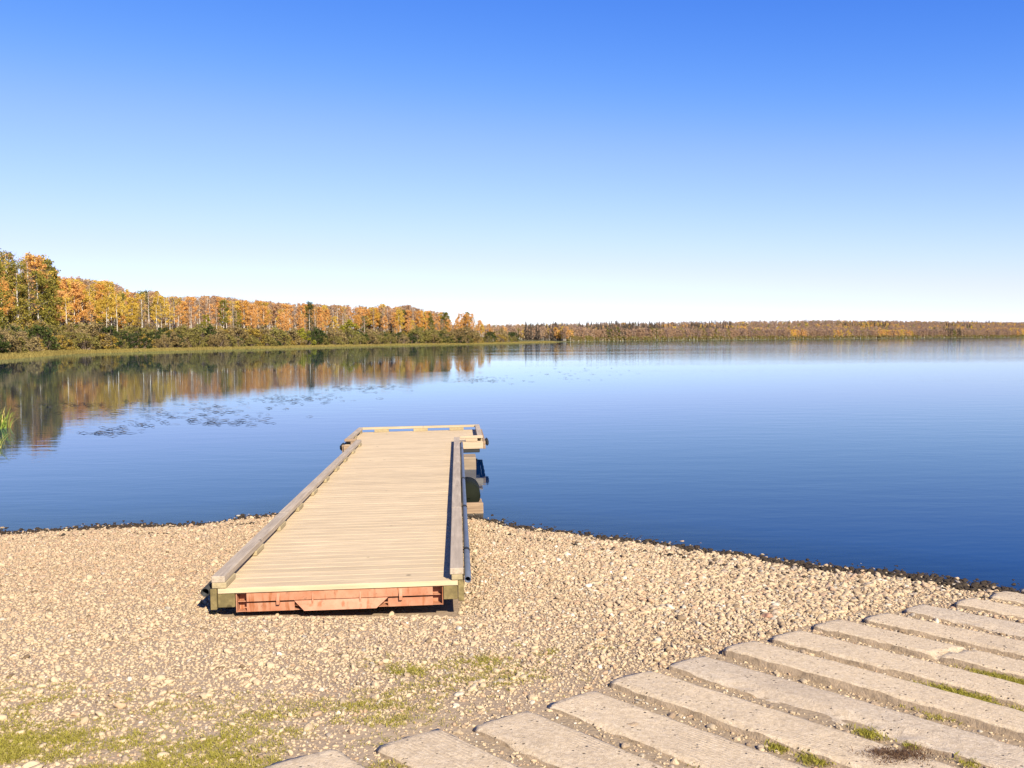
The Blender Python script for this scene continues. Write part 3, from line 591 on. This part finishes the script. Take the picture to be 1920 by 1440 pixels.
def aspen(seed, H=18, rad=2.3, base=.38, nclump=60, per=44, size=.22, bare=0.0, trunk=.17, flat=.8):
    rg = np.random.default_rng(seed); bend = rg.normal(0, .35, 2); parts = []
    def tp(f): return np.array([bend[0] * math.sin(f * 2.6) + bend[1] * f * f * .8, bend[1] * math.sin(f * 2.2) * .8, f * H])
    ts = np.linspace(0, 1, 12); parts.append(tube([tp(f) for f in ts], trunk * (1 - .88 * ts) + .012, 7)); cen, rds, tw = [], [], []
    for k in range(nclump):
        f = base + (1 - base) * ((k + rg.random()) / nclump); g_ = (f - base) / (1 - base)
        R_ = rad * (math.sin(min(1, g_ * 1.15 + .12) * math.pi * .86) ** .7 + .08) * rg.uniform(.35, 1.08); an = rg.uniform(0, 6.283)
        c_ = tp(f) + np.array([R_ * math.cos(an), R_ * math.sin(an), rg.normal(0, .3)]); cen.append(c_); rds.append(rg.uniform(.45, .95) * rad / 2.3)
        if k % 3 == 0 or bare: tw.append(limb(tp(max(.15, f - .10)), c_, trunk * .28 * (1.1 - f * .7), .012, rg, .06, 4, 4))
        if bare:
            for _ in range(5): tw.append(limb(c_ - (c_ - tp(f)) * rg.uniform(0, .6), c_ + rg.normal(0, .6, 3) + [0, 0, .5], .02, .008, rg, .1, 3, 3))
    for _ in range(4):
        f = rg.uniform(.15, base); an = rg.uniform(0, 6.28); tw.append(limb(tp(f), tp(f) + [math.cos(an) * .8, math.sin(an) * .8, .5], .025, .008, rg, .1, 3, 3))
    V_, F_ = join_np(parts); tm = mesh_np('trunk', V_, F_, MB, True); V_, F_ = join_np(tw); bmh = mesh_np('branches', V_, F_, MTW if bare else MB)
    V_, F_ = leaves(np.array(cen), np.array(rds), per, size, rg, flat); cm = mesh_np('crown', V_, F_, ML['orange'])
    return tm, bmh, cm
def shrub(seed, H=4.2, rad=2.6, n=46, per=36, size=.17, stems=9):
    rg = np.random.default_rng(seed); cen, rds, tw = [], [], []
    for k in range(n):
        an = rg.uniform(0, 6.283); el = rg.uniform(.02, 1.5); q = rg.uniform(.5, 1.0) ** .5
        c_ = np.array([rad * q * math.cos(el) * math.cos(an), rad * q * math.cos(el) * math.sin(an), H * (.12 + .80 * math.sin(el) * q * rg.uniform(.75, 1.1))]); cen.append(c_); rds.append(rg.uniform(.35, .75))
        if k % 2 == 0: tw.append(limb((c_[0] * .15, c_[1] * .15, 0), c_ * [1.02, 1.02, 1.06], .04, .01, rg, .1, 4, 4))
        for _ in range(2): tw.append(limb(c_ * .6, c_ + rg.normal(0, .35, 3) + [0, 0, .45], .015, .006, rg, .1, 3, 3))
    V_, F_ = join_np(tw); sm = mesh_np('stems', V_, F_, MTW); V_, F_ = leaves(np.array(cen), np.array(rds), per, size, rg, .85)
    return sm, mesh_np('foliage', V_, F_, ML['olive'])
def spruce(seed, H=15, rad=2.2, per=9, size=.42, tiers=26):
    rg = np.random.default_rng(seed); cen, rds = [], []
    for k in range(tiers):
        f = .08 + .9 * k / tiers; R_ = rad * (1 - f) ** .85
        for j in range(max(2, int(7 * (1 - f) + 2))):
            an = rg.uniform(0, 6.28); q = rg.uniform(.25, 1); cen.append((R_ * q * math.cos(an), R_ * q * math.sin(an), f * H - R_ * q * .25)); rds.append(.25 + .35 * (1 - f))
    cen.append((0, 0, H * .985)); rds.append(.15)
    V_, F_ = leaves(np.array(cen), np.array(rds), per, size, rg, .6); cm = mesh_np('crown', V_, F_, ML['spruce']); Vt, Ft = tube([(0, 0, 0), (0, 0, H * .5), (0, 0, H)], [.18, .1, .01], 6)
    return mesh_np('trunk', Vt, Ft, MBD, True), cm
FULL = [aspen(s, rad=2.2 + .3 * (s % 3), base=.40 + .06 * (s % 4)) for s in range(1, 7)]
HIGH = [aspen(s, rad=2.4, base=.60, nclump=32, per=36) for s in range(11, 14)]
BARE = [aspen(s, rad=1.7, base=.34, nclump=34, per=7, size=.2, bare=1) for s in range(21, 26)]
BIG = [aspen(s, H=21, rad=3.8, base=.22, nclump=100, per=42, size=.27, trunk=.26) for s in range(31, 34)]
SHR = [shrub(s) for s in range(41, 46)]; SPR = [spruce(s) for s in range(51, 53)]
def own(o, mat):
    o.material_slots[0].link = 'OBJECT'; o.material_slots[0].material = mat
def put_tree(name, proto, names, colour, loc, sc, label, cat, group, rz=None, wide=1.0):
    e = link(name, None, None, loc, (0, 0, random.uniform(0, 6.28) if rz is None else rz)); e.scale = (sc * wide, sc * wide, sc)
    for nm, me_ in zip(names, proto):
        c_ = link(nm, me_, e)
        if nm in ('crown', 'foliage'): own(c_, ML[colour])
    return tag(e, label, cat, group)
SKX = [-200, -60, 0, 12, 40, 70, 92, 100, 130, 180, 215, 232, 262, 282, 300, 345, 405, 470, 520, 560, 640, 700, 715, 735, 765, 800, 830, 880, 903, 912, 935, 965, 985, 1100]
SKY = [462, 470, 480, 468, 462, 472, 492, 522, 521, 524, 528, 545, 548, 538, 553, 555, 552, 562, 565, 568, 570, 573, 568, 575, 570, 581, 583, 583, 589, 603, 612, 616, 630, 640]
def horizon(px): return 637 - .007 * (px - 960)
s_of_px = [np.interp(p_, [q_[0] for q_ in SHPX], np.arange(len(SHPX))) for p_ in (0,)]
PXS = np.array([q_[0] for q_ in SHPX[1:]], float); SS = seg[4:4 + len(PXS)]
def shore_at_px(px): s = np.interp(px, PXS, SS); return s if px >= 0 else SS[0] + px * .45
AS = ('trunk', 'branches', 'crown')
LAB = {'orange': ('orange-leaved aspen with pale trunk in the wood', 'orange aspens on the wooded bank'),
       'yellow': ('golden-yellow aspen with pale trunk in the wood', 'golden aspens on the wooded bank'),
       'peach': ('half-bare pinkish aspen in the wood', 'half-bare aspens on the wooded bank'),
       'green': ('still green poplar among orange aspens in the wood', 'green poplars on the wooded bank'),
       'high': ('golden-topped aspen with long bare white trunk in the wood', 'long-trunked aspens on the wooded bank')}
def kind_for(px):
    r = random.random()
    if px < 25: return random.choice(['orange', 'green', 'peach', 'yellow'])
    if px < 92: return random.choices(['green', 'yellow', 'peach', 'orange'], [6, 2.5, 2, .5])[0]
    if px < 125: return random.choices(['orange', 'yellow'], [4, 1])[0]
    if px < 240: return random.choices(['high', 'yellow', 'orange', 'peach'], [6, 2, 2, 1])[0]
    if px < 335: return random.choices(['peach', 'high', 'yellow', 'green'], [6, 2, 1.5, .4])[0]
    if px < 430: return random.choices(['peach', 'orange', 'green'], [6, 2, 1])[0]
    if px < 570: return random.choices(['orange', 'peach', 'yellow', 'green'], [5, 4, 1, .4])[0]
    if px < 860: return random.choices(['orange', 'peach', 'yellow', 'green'], [3.5, 4.5, .8, .5])[0]
    return random.choices(['orange', 'green', 'yellow', 'peach'], [5, 1.3, 1, 1.5])[0]
def tree_spot(px, off, top):
    s = shore_at_px(px); q = shore_pt(np.array(s)) + off * LD; z = float(land_z(off, q[1])); ppx, _ = proj((q[0], q[1], z)); D_ = float(q[1]) * math.cos(TH)
    return q, z, ppx, D_
NT = 0
for row, (o0, o1, n_, lo, hi) in enumerate(((34, 48, 88, 0, 5), (24, 34, 88, 3, 14), (15, 24, 78, 8, 30))):
    for k in range(n_):
        px = -70 + (1035) * (k + random.random()) / n_; off = random.uniform(o0, o1) * (1.0 if px < 850 else .55)
        q, z, ppx, D_ = tree_spot(px, off, 0)
        if ppx < -75 or ppx > 905 + (random.random() * 30): continue
        ty = np.interp(ppx, SKX, SKY) + random.uniform(lo, hi) * (1 if ppx > 240 else 1.5); T_ = HC + (horizon(ppx) - ty) / FPX * D_ - z; kd = kind_for(ppx)
        if T_ < 6: continue
        if kd == 'peach': pr_, H_, colr, wd = random.choice(BARE), 18, random.choice(['peach', 'peach', 'brown', 'orange']), 1.25
        elif kd == 'high': pr_, H_, colr, wd = random.choice(HIGH), 18, random.choice(['yellow', 'orange', 'yellow']), 1.0
        elif kd == 'green' and ppx < 95: pr_, H_, colr, wd = random.choice(BIG), 21, 'green', 1.0
        else: pr_, H_, colr, wd = random.choice(FULL), 18, kd, 1.0
        sz_ = 'tall ' if T_ > 17.5 else 'low ' if T_ < 13 else ''; pos_ = ('in the back row', 'in the middle', 'in the front row')[row]; put_tree('aspen_tree' if kd != 'green' else 'poplar_tree', pr_, AS, colr, (float(q[0]), float(q[1]), z - .1), T_ / H_ / 1.01, sz_ + LAB[kd][0].replace('in the wood', pos_ + ' of the bank wood'), 'tree', sz_ + LAB[kd][1] + ', ' + pos_, None, wd); NT += 1
# trees that stand out
for px, off, top, pr_, H_, colr, nm, lab, wd in ((14, 22, 492, BIG[2], 21, 'green', 'poplar_tree', 'full green poplar in front of the highest tree', .9), (56, 18, 500, BIG[0], 21, 'green', 'poplar_tree', 'rounded green poplar standing before the tallest pair of poplars', .85), (84, 20, 505, BIG[2], 21, 'green', 'poplar_tree', 'green poplar next to the bright orange leafy aspen', .7), (38, 12, 466, BIG[0], 21, 'green', 'poplar_tree', 'broad tall green poplar, highest tree of the wooded bank', 1.0), (72, 12, 478, BIG[1], 21, 'green', 'poplar_tree', 'tall narrow green poplar beside the highest tree', .85),
                                             (108, 16, 528, FULL[1], 18, 'orange', 'aspen_tree', 'bright orange aspen leafy down to the shrubs beside the green poplars', .9), (282, 40, 538, BIG[2], 21, 'dark', 'pine_tree', 'dark green tree rising above the bare white trunks', .6),
                                             (405, 38, 551, BIG[0], 21, 'green', 'poplar_tree', 'green poplar breaking the skyline of pinkish aspens', .62), (452, 14, 590, FULL[3], 18, 'lime', 'aspen_tree', 'small yellow-green aspen in front of the orange trees', 1.1),
                                             (702, 14, 600, SHR[2], 4.2, 'lime', 'small_tree', 'low yellow-green tree among the shrubs below the orange aspens', 1.0), (714, 40, 567, BIG[1], 21, 'dark', 'poplar_tree', 'dark green treetop above the orange aspens', .8), (888, 18, 586, FULL[0], 18, 'green', 'poplar_tree', 'green tree at the outer end of the wood', 1.2)):
    q, z, ppx, D_ = tree_spot(px, off, 0); T_ = HC + (horizon(ppx) - np.interp(px, [px], [top])) / FPX * D_ - z
    put_tree(nm, pr_, AS if len(pr_) == 3 else ('stems', 'foliage'), colr, (float(q[0]), float(q[1]), z - .1), T_ / H_, lab, 'tree', None, None, wd)
# shrubs along the bank
SL = {'olive': 'bushy olive-brown shrub on the grassy bank below the aspens', 'brown': 'reddish-brown twiggy shrub on the grassy bank below the aspens', 'dark': 'dark green leafy shrub on the grassy bank below the aspens', 'gold': 'low golden shrub on the grassy bank below the aspens'}
for row, (o0, o1, n_, h0, h1) in enumerate(((8.5, 12, 62, 3.0, 4.6), (12.5, 17, 52, 4.4, 6.8))):
    for k in range(n_):
        px = -60 + 1048 * (k + random.random()) / n_; off = random.uniform(o0, o1) * .72 * (1 if px < 850 else .75); q, z, ppx, D_ = tree_spot(px, off, 0)
        if not -70 < ppx < 972: continue
        c_ = random.choices(['olive', 'brown', 'dark', 'gold'], [5, 3, 2.2, 1.2])[0]; H_ = random.uniform(h0, h1) * (1 + .0012 * max(0, D_ - 200))
        put_tree('shrub', random.choice(SHR), ('stems', 'foliage'), c_, (float(q[0]), float(q[1]), z - .1), H_ / 4.2, SL[c_].replace('on the grassy bank below the aspens', ('at the edge of the bank sedge', 'close under the bank aspens')[row]), 'shrub', ('front ', 'rear ')[row] + {'olive': 'olive-brown shrubs along the bank', 'brown': 'reddish shrubs along the bank', 'dark': 'dark green shrubs along the bank', 'gold': 'golden shrubs along the bank'}[c_], None, random.uniform(.9, 1.35))
for px, off, H_, c_, lab in ((597, 7, 6.8, 'lime', 'bright yellow-green shrub at the foot of the orange aspens'), (362, 7, 4.0, 'dark', 'round deep green shrub beside the bare white trunks'), (120, 8, 6.2, 'dark', 'large dark green shrub beside the pile of dead branches'), (50, 6, 4.6, 'brown', 'wide grey-brown leafless shrub at the water\'s edge below the tallest poplars')):
    q, z, ppx, D_ = tree_spot(px, off, 0); put_tree('shrub', SHR[px % 5], ('stems', 'foliage'), c_, (float(q[0]), float(q[1]), z - .1), H_ / 4.2, lab, 'shrub', None)
print('trees', NT)
# dead branches on the bank
def branch_pile(px, py, n_, L_, label):
    q = at(px, py); V_, F_ = join_np([limb((random.uniform(-1, 1), random.uniform(-1, 1), 0), (random.uniform(-L_, L_) * .6, random.uniform(-1, 1), random.uniform(.4, 1) * L_ * .75), .10, .04, np.random.default_rng(k + px), .05, 5, 4) for k in range(n_)])
    o = link('dead_branches', mesh_np('dead_branches', V_, F_, MB), None, (q[0], q[1], .25)); tag(o, label, 'branches')
branch_pile(128, 660, 9, 2.4, 'pile of bleached dead branches leaning together on the bank'); branch_pile(16, 669, 7, 1.8, 'fallen grey branches lying at the water\'s edge by the wide shrub')

# ------------------------------------------------------------------ wood behind, far wood, bank grass
def tree_cloud(name, meshes):
    out = []
    for me_s, colr in meshes:
        Vs = []; o_ = None; V_all = []; F_all = []; mats = []; MI = []; base_ = 0
        for me_ in me_s:
            v = np.empty(len(me_.vertices) * 3, np.float32); me_.vertices.foreach_get('co', v); f = np.empty(len(me_.loops), np.int32); me_.loops.foreach_get('vertex_index', f)
            V_all.append(v.reshape(-1, 3)); F_all.append(f.reshape(-1, 4) + base_); base_ += len(me_.vertices)
            mats.append(ML[colr] if me_.name.startswith(('crown', 'foliage')) else me_.materials[0]); MI.append(np.full(len(f) // 4, len(mats) - 1))
        me_ = mesh_np(name, np.concatenate(V_all), np.concatenate(F_all), None)
        for mm in mats: me_.materials.append(mm)
        me_.polygons.foreach_set('material_index', np.concatenate(MI).astype(np.int32)); out.append(me_)
    return out
UND = [shrub(s, 5.5, 3.2, 34, 26, .26) for s in (46, 47)]
BACK = tree_cloud('woodland', [(UND[0], 'olive'), (UND[1], 'brown'), (UND[0], 'dark'), (UND[1], 'gold'), (FULL[0], 'orange'), (FULL[2], 'peach'), (FULL[3], 'yellow'), (BARE[0], 'peach'), (BARE[1], 'far2'), (BARE[2], 'peach'), (FULL[4], 'far2')])
pts, scs, ids = [], [], []
for k in range(1150):
    px = random.uniform(-160, 895) if k < 550 else random.uniform(380, 895); off = 44 + 130 * random.random() ** 1.6
    if px > 820: off = 20 + 40 * random.random()
    q, z, ppx, D_ = tree_spot(px, off, 0)
    if ppx < -120 or ppx > 897: continue
    ty = np.interp(ppx, SKX, SKY) + random.uniform(2, 22 if ppx < 400 else 12); T_ = HC + (horizon(ppx) - ty) / FPX * D_ - z; T_ = min(T_, 24)
    pts.append((q[0], q[1], z)); scs.append(max(T_, 5) / 18); ids.append(4 + random.choices(range(7), [2, 3, 1, 3, 3, 3, 2])[0])
for k in range(2300):
    px = random.uniform(-160, 930); off = 13 + 130 * random.random() ** 1.5
    if px > 820: off = 8 + 26 * random.random()
    q, z, ppx, D_ = tree_spot(px, off, 0)
    if ppx < -120 or ppx > 925: continue
    pts.append((q[0], q[1], z)); scs.append(random.uniform(.7, 1.3) * (1 + max(0, off - 40) * .009)); ids.append(random.choices(range(4), [4, 3, 2, 2])[0])
n_ = len(pts); tag(scatter('woodland', pts, np.stack([np.zeros(n_), np.zeros(n_), RG.uniform(0, 6.28, n_)], -1), scs, ids, BACK), 'dense autumn wood behind the front aspens of the bank', 'woodland', kind='stuff')

def far_tree(seed, H, rad, n, per, size, base=.25, trunk=True):
    rg = np.random.default_rng(seed); cen, rds = [], []
    for k in range(n):
        f = base + (1 - base) * (k + rg.random()) / n; g_ = (f - base) / (1 - base); R_ = rad * math.sin(min(1, g_ + .12) * math.pi * .9) ** .6 * rg.uniform(.2, 1); an = rg.uniform(0, 6.28); cen.append((R_ * math.cos(an), R_ * math.sin(an), f * H)); rds.append(rad * .38)
    return mesh_np('crown', *leaves(np.array(cen), np.array(rds), per, size, rg), None), mesh_np('trunk', *tube([(0, 0, 0), (0, 0, H * .8)], [.22, .08], 4), MB)
FT = tree_cloud('far_wood', [(far_tree(61, 14, 4.2, 22, 9, .6), 'far'), (far_tree(62, 14, 3.8, 22, 9, .6), 'far'), (far_tree(63, 13, 4.4, 22, 9, .6), 'far2'), (far_tree(64, 13, 4.2, 22, 10, .6), 'orange'), (far_tree(65, 13, 4.0, 22, 10, .6), 'yellow'), (far_tree(66, 14, 4.2, 22, 9, .6), 'green'),
                            (spruce(53, 16, 2.4, 5, .6, 16), 'spruce'), (far_tree(67, 4.2, 2.6, 10, 9, .5, .1), 'brown'), (far_tree(68, 4.5, 2.8, 10, 9, .5, .1), 'olive')])
FT[6].materials.clear(); FT[6].materials.append(MBD); FT[6].materials.append(ML['spruce'])
s0 = SS[-1] + 190; N_ = 12000
s = s0 + (seg[-1] * .80 - s0) * RG.random(N_); off = np.where(RG.random(N_) < .30, 6 + 20 * RG.random(N_), 8 + 420 * RG.random(N_) ** 1.15); q = shore_pt(s) + off[:, None] * LD; z = land_z(off, q[:, 1])
cl = nz(q[:, 0], q[:, 1], .021, 2); c2 = nz(q[:, 0], q[:, 1], .03, 9); rr = RG.random(N_)
idx = np.where(rr < .5, RG.integers(0, 3, N_), np.where(c2 > .15, np.where(rr < .75, 3, 4), np.where(rr < .95, 2, 5)))
px_ = 960 + FPX * q[:, 0] / q[:, 1]
spz = ((px_ > 985) & (px_ < 1065) | (px_ > 1085) & (px_ < 1240) | (px_ > 1295) & (px_ < 1372)) & (off > 16) & (RG.random(N_) < .38); idx = np.where((cl > .36) & (rr < .5) | spz, 6, idx)
ht = RG.uniform(.75, 1.1, N_) * np.where(idx == 6, 1.08, 1)
sn = RG.integers(0, 1, 1)
nS = 1500; s2 = s0 + (seg[-1] * .80 - s0) * RG.random(nS); o2 = 2.5 + 5 * RG.random(nS); q2 = shore_pt(s2) + o2[:, None] * LD; z2 = land_z(o2, q2[:, 1])
PT = np.concatenate([np.column_stack([q, z]), np.column_stack([q2, z2])]); IX = np.concatenate([idx, 7 + RG.integers(0, 2, nS)]); HT = np.concatenate([ht, RG.uniform(.7, 1.3, nS)])
n_ = len(PT); tag(scatter('far_wood', PT, np.stack([np.zeros(n_), np.zeros(n_), RG.uniform(0, 6.28, n_)], -1), HT, IX, FT), 'low hazy wood of bare, orange and dark conifer trees on the far shore', 'woodland', kind='stuff')

def grass_mat(name, cols):
    m = Mat(name, .7, .2); t_ = m.attr('tone', 'INSTANCER'); g_ = m.n('ShaderNodeNewGeometry').outputs['Random Per Island']
    c = m.ramp(m.math('ADD', m.math('MULTIPLY', t_, .6), m.math('MULTIPLY', g_, .4)), [(i_ / (len(cols) - 1), c_) for i_, c_ in enumerate(cols)]); m.color(c)
    tl = m.n('ShaderNodeBsdfTranslucent'); m.l(c, tl.inputs[0]); mx = m.n('ShaderNodeMixShader'); mx.inputs[0].default_value = .35; m.l(m.b.outputs[0], mx.inputs[1]); m.l(tl.outputs[0], mx.inputs[2]); m.l(mx.outputs[0], m.out.inputs[0]); return m.m
def tuft(seed, n, H, spread, w, lean, mat, name='grass'):
    rg = np.random.default_rng(seed); V_, F_ = [], []
    for k in range(n):
        an, an2 = rg.uniform(0, 6.28, 2); b_ = np.array([math.cos(an), math.sin(an), 0]) * spread * rg.random() ** .5; h = H * rg.uniform(.55, 1.1); d_ = np.array([math.cos(an2), math.sin(an2), 0]) * h * lean * rg.uniform(.3, 1.3); sd = np.array([-math.sin(an2), math.cos(an2), 0]) * w
        if rg.random() < .5: sd = np.array([math.cos(an2), math.sin(an2), 0]) * w
        o_ = len(V_)
        for f, wf in ((0, 1), (.5, .8), (.85, .45), (1, .08)):
            c_ = b_ + np.array([0, 0, h * (f - .22 * lean * f * f)]) + d_ * f * f; V_ += [c_ - sd * wf, c_ + sd * wf]
        for j in range(3): F_.append((o_ + 2 * j, o_ + 2 * j + 1, o_ + 2 * j + 3, o_ + 2 * j + 2))
    return mesh_np(name, V_, F_, mat)
MG_BANK = grass_mat('sedge', [(.20, .15, .045), (.33, .25, .07), (.36, .28, .08), (.22, .22, .05)])
MG_BEACH = grass_mat('short_grass', [(.17, .14, .03), (.29, .26, .035), (.38, .33, .055), (.42, .34, .10)])
MG_DRY = grass_mat('dry_weed', [(.10, .055, .03), (.16, .09, .05), (.20, .13, .07)])
TB = [tuft(s, 26, .55, .55, .035, .5, MG_BANK) for s in (71, 72, 73)]
n_ = 11000; s = SS[0] - 60 + (SS[-1] + 20 - SS[0] + 60) * RG.random(n_); off = -1.2 + 12 * RG.random(n_) ** 1.1; q = shore_pt(s) + off[:, None] * LD; z = np.maximum(land_z(off, q[:, 1]), -.1)
tag(scatter('sedge', np.column_stack([q, z]), np.stack([np.zeros(n_), np.zeros(n_), RG.uniform(0, 6.28, n_)], -1), RG.uniform(.6, 1.25, n_) * np.where(off < 0, .7, 1), RG.integers(0, 3, n_), TB, np.clip(.5 + .5 * nz(q[:, 0], q[:, 1], .11, 4) + RG.normal(0, .1, n_), 0, 1)), 'yellow-green sedge along the wooded bank', 'grass', kind='stuff')

# ------------------------------------------------------------------ short grass on the beach
TG = [tuft(s, 9, .015, .02, .0014, 1.2, MG_BEACH) for s in (81, 82, 83)] + [tuft(s, 12, .02, .03, .0016, 1.1, MG_BEACH) for s in (84, 85)]
PATCH = [(60, 1420, 110, 40, 2600), (230, 1400, 130, 36, 2000), (420, 1385, 150, 30, 900), (560, 1370, 120, 24, 200), (330, 1330, 120, 20, 200), (180, 1300, 60, 16, 130), (120, 1350, 150, 24, 260), (600, 1300, 50, 12, 110), (630, 1330, 20, 10, 50), (520, 1335, 60, 12, 90), (400, 1330, 50, 12, 60), (700, 1400, 60, 14, 60),
         (780, 1258, 28, 9, 150), (830, 1252, 30, 9, 120), (905, 1240, 22, 8, 110), (860, 1285, 28, 8, 130), (800, 1290, 28, 8, 90), (740, 1262, 14, 6, 50), (965, 1208, 12, 5, 70), (1030, 1225, 12, 5, 50), (1140, 1215, 18, 5, 70), (1015, 1275, 40, 6, 60), (930, 1282, 30, 7, 40), (640, 1372, 18, 6, 70), (750, 1372, 30, 7, 90), (830, 1366, 16, 5, 50), (905, 1335, 12, 4, 40), (410, 1150, 12, 5, 50), (960, 1320, 16, 4, 30)]
PX = RG.uniform(-60, 1150, 55000); PY = RG.uniform(1205, 1470, 55000)
Wt = np.clip((PY - 1262 - .06 * PX) / 150, 0, 1) * np.clip((820 - PX) / 500, 0, 1) + .9 * np.exp(-((PX - 850) / 130) ** 2 - ((PY - 1262) / 30) ** 2) + .6 * np.exp(-((PX - 660) / 110) ** 2 - ((PY - 1330) / 30) ** 2)
kk = RG.random(len(PX)) < Wt; PX, PY, Wt = PX[kk], PY[kk], Wt[kk]; Q = atgv(PX, PY)
vv = nz(Q[:, 0], Q[:, 1], 6.5, 3) + .8 * nz(Q[:, 0], Q[:, 1], 19, 8); kk = ((vv > -.15 - .2 * Wt) & (RG.random(len(PX)) < .32)) | ((vv > .42 - .2 * Wt) & (RG.random(len(PX)) < .8)); Q = Q[kk]
P_ = [tuple(v) for v in Q[:, :2]]; S_ = list(RG.uniform(.55, 1.15, len(Q))); T_ = list(np.clip(RG.beta(2, 2, len(Q)) + .25, 0, 1))
for cx, cy, rx, ry, n_ in PATCH:
    n_ = int(n_ * (.7 if cy < 1290 else .05)); Q = atgv(RG.normal(cx, rx * .75, n_), np.minimum(RG.normal(cy, ry * .6, n_), 1480))
    Q = Q[(nz(Q[:, 0], Q[:, 1], 9, 3) > .12) | (RG.random(n_) < .1)]
    P_ += [tuple(v) for v in Q[:, :2]]; S_ += list(RG.uniform(.6, 1.3, len(Q))); T_ += list(RG.beta(2, 2, len(Q)))
GAPG = [(1653, 1366, 34, 12, 900), (1795, 1333, 44, 14, 1100), (1845, 1294, 85, 20, 2200), (1546, 1416, 30, 12, 700), (1466, 1397, 14, 8, 200), (1714, 1396, 14, 7, 150), (1833, 1428, 24, 9, 220), (1421, 1376, 12, 6, 120), (1890, 1262, 50, 12, 500), (1900, 1350, 40, 10, 300), (1330, 1436, 30, 8, 150)]
for cx, cy, rx, ry, n_ in GAPG:
    Q = atgv(RG.normal(cx, rx * .6, n_), RG.normal(cy, ry * .6, n_)); P_ += [tuple(v) for v in Q[:, :2]]; S_ += list(RG.uniform(.9, 1.6, n_)); T_ += list(RG.beta(2, 2, n_) * .7 + .1)
P_ = np.array(P_); ok = ~on_plank(P_[:, 0], P_[:, 1], -.005); P_ = P_[ok]; S_ = np.array(S_)[ok]; T_ = np.array(T_)[ok]; n_ = len(P_)
tag(scatter('grass', np.column_stack([P_, ground_z(P_[:, 0], P_[:, 1]) + .004]), np.stack([RG.normal(0, .2, n_), RG.normal(0, .2, n_), RG.uniform(0, 6.28, n_)], -1), S_, RG.integers(0, 5, n_), TG, T_), 'thin short grass growing through the gravel and in ramp gaps', 'grass', kind='stuff')

n_ = 150; Q = atgv(RG.normal(1680, 34, n_), RG.normal(1428, 7, n_)); TD = [tuft(s, 10, .02, .03, .0016, 1.1, MG_DRY) for s in (86, 87)]
tag(scatter('dry_weed', np.column_stack([Q[:, 0], Q[:, 1], ground_z(Q[:, 0], Q[:, 1], False) + .028]), np.stack([np.zeros(n_), np.zeros(n_), RG.uniform(0, 6.28, n_)], -1), RG.uniform(.7, 1.3, n_), RG.integers(0, 2, n_), TD), 'brown dried weed caught on a concrete ramp plank', 'weed', kind='stuff')
# ------------------------------------------------------------------ reeds, floating weed
def reeds(px, py, n_, H, sp, label):
    q = at(px, py); me_ = tuft(px + py, n_, H, sp, .012, .75, MG_REED, 'reeds'); o = link('reed_clump', me_, None, (q[0], q[1], -.05)); tag(o, label, 'reeds')
m = Mat('reed', .6, .25); g_ = m.n('ShaderNodeNewGeometry').outputs['Random Per Island']; m.color(m.ramp(g_, [(0, (.10, .16, .02)), (.5, (.20, .26, .03)), (.8, (.34, .32, .06)), (1, (.42, .32, .09))])); MG_REED = m.m
reeds(-4, 803, 70, .72, .30, 'clump of green reeds standing in the lake off the beach'); reeds(1, 840, 9, .50, .08, 'few green reed blades in water near the reed clump')
m = Mat('floating_weed', .7, .2); m.color(m.mix(m.rnd(), (.03, .028, .022), (.075, .06, .04))); MW = m.m
W = [mesh_np('floating_weed', np.array([(-1, -.3, 0), (-.2, -.5, .03), (1, -.2, 0), (.7, .3, .02), (-.1, .45, .04), (-.8, .3, 0)]) * (1, 1, 1), [(0, 1, 4, 5), (1, 2, 3, 4)], MW), mesh_np('floating_weed', np.array([(-1, -.12, 0), (0, -.3, .05), (1, .05, 0), (.9, .2, 0), (0, .1, .03), (-.9, .1, 0)]), [(0, 1, 4, 5), (1, 2, 3, 4)], MW)]
P_ = []
for cx, cy, rx, ry, n_ in ((330, 772, 150, 16, 110), (250, 800, 70, 6, 22), (200, 812, 40, 4, 25), (560, 748, 90, 7, 90), (680, 728, 60, 6, 70), (900, 712, 60, 5, 60), (1080, 700, 90, 12, 40), (420, 790, 120, 8, 60), (150, 760, 90, 5, 60)):
    for k in range(n_):
        q = at(cx + random.gauss(0, rx * .6), cy + random.gauss(0, ry * .6)); P_.append((q[0], q[1], .006))
P_ = np.array(P_); n_ = len(P_); tag(scatter('floating_weed', P_, np.stack([np.zeros(n_), np.zeros(n_), RG.normal(0, .2, n_)], -1), np.column_stack([RG.uniform(.05, .20, n_), RG.uniform(.012, .04, n_), RG.uniform(.3, .8, n_)]), RG.integers(0, 2, n_), W), 'scattered bits of dark weed floating on the lake', 'weed', kind='stuff')
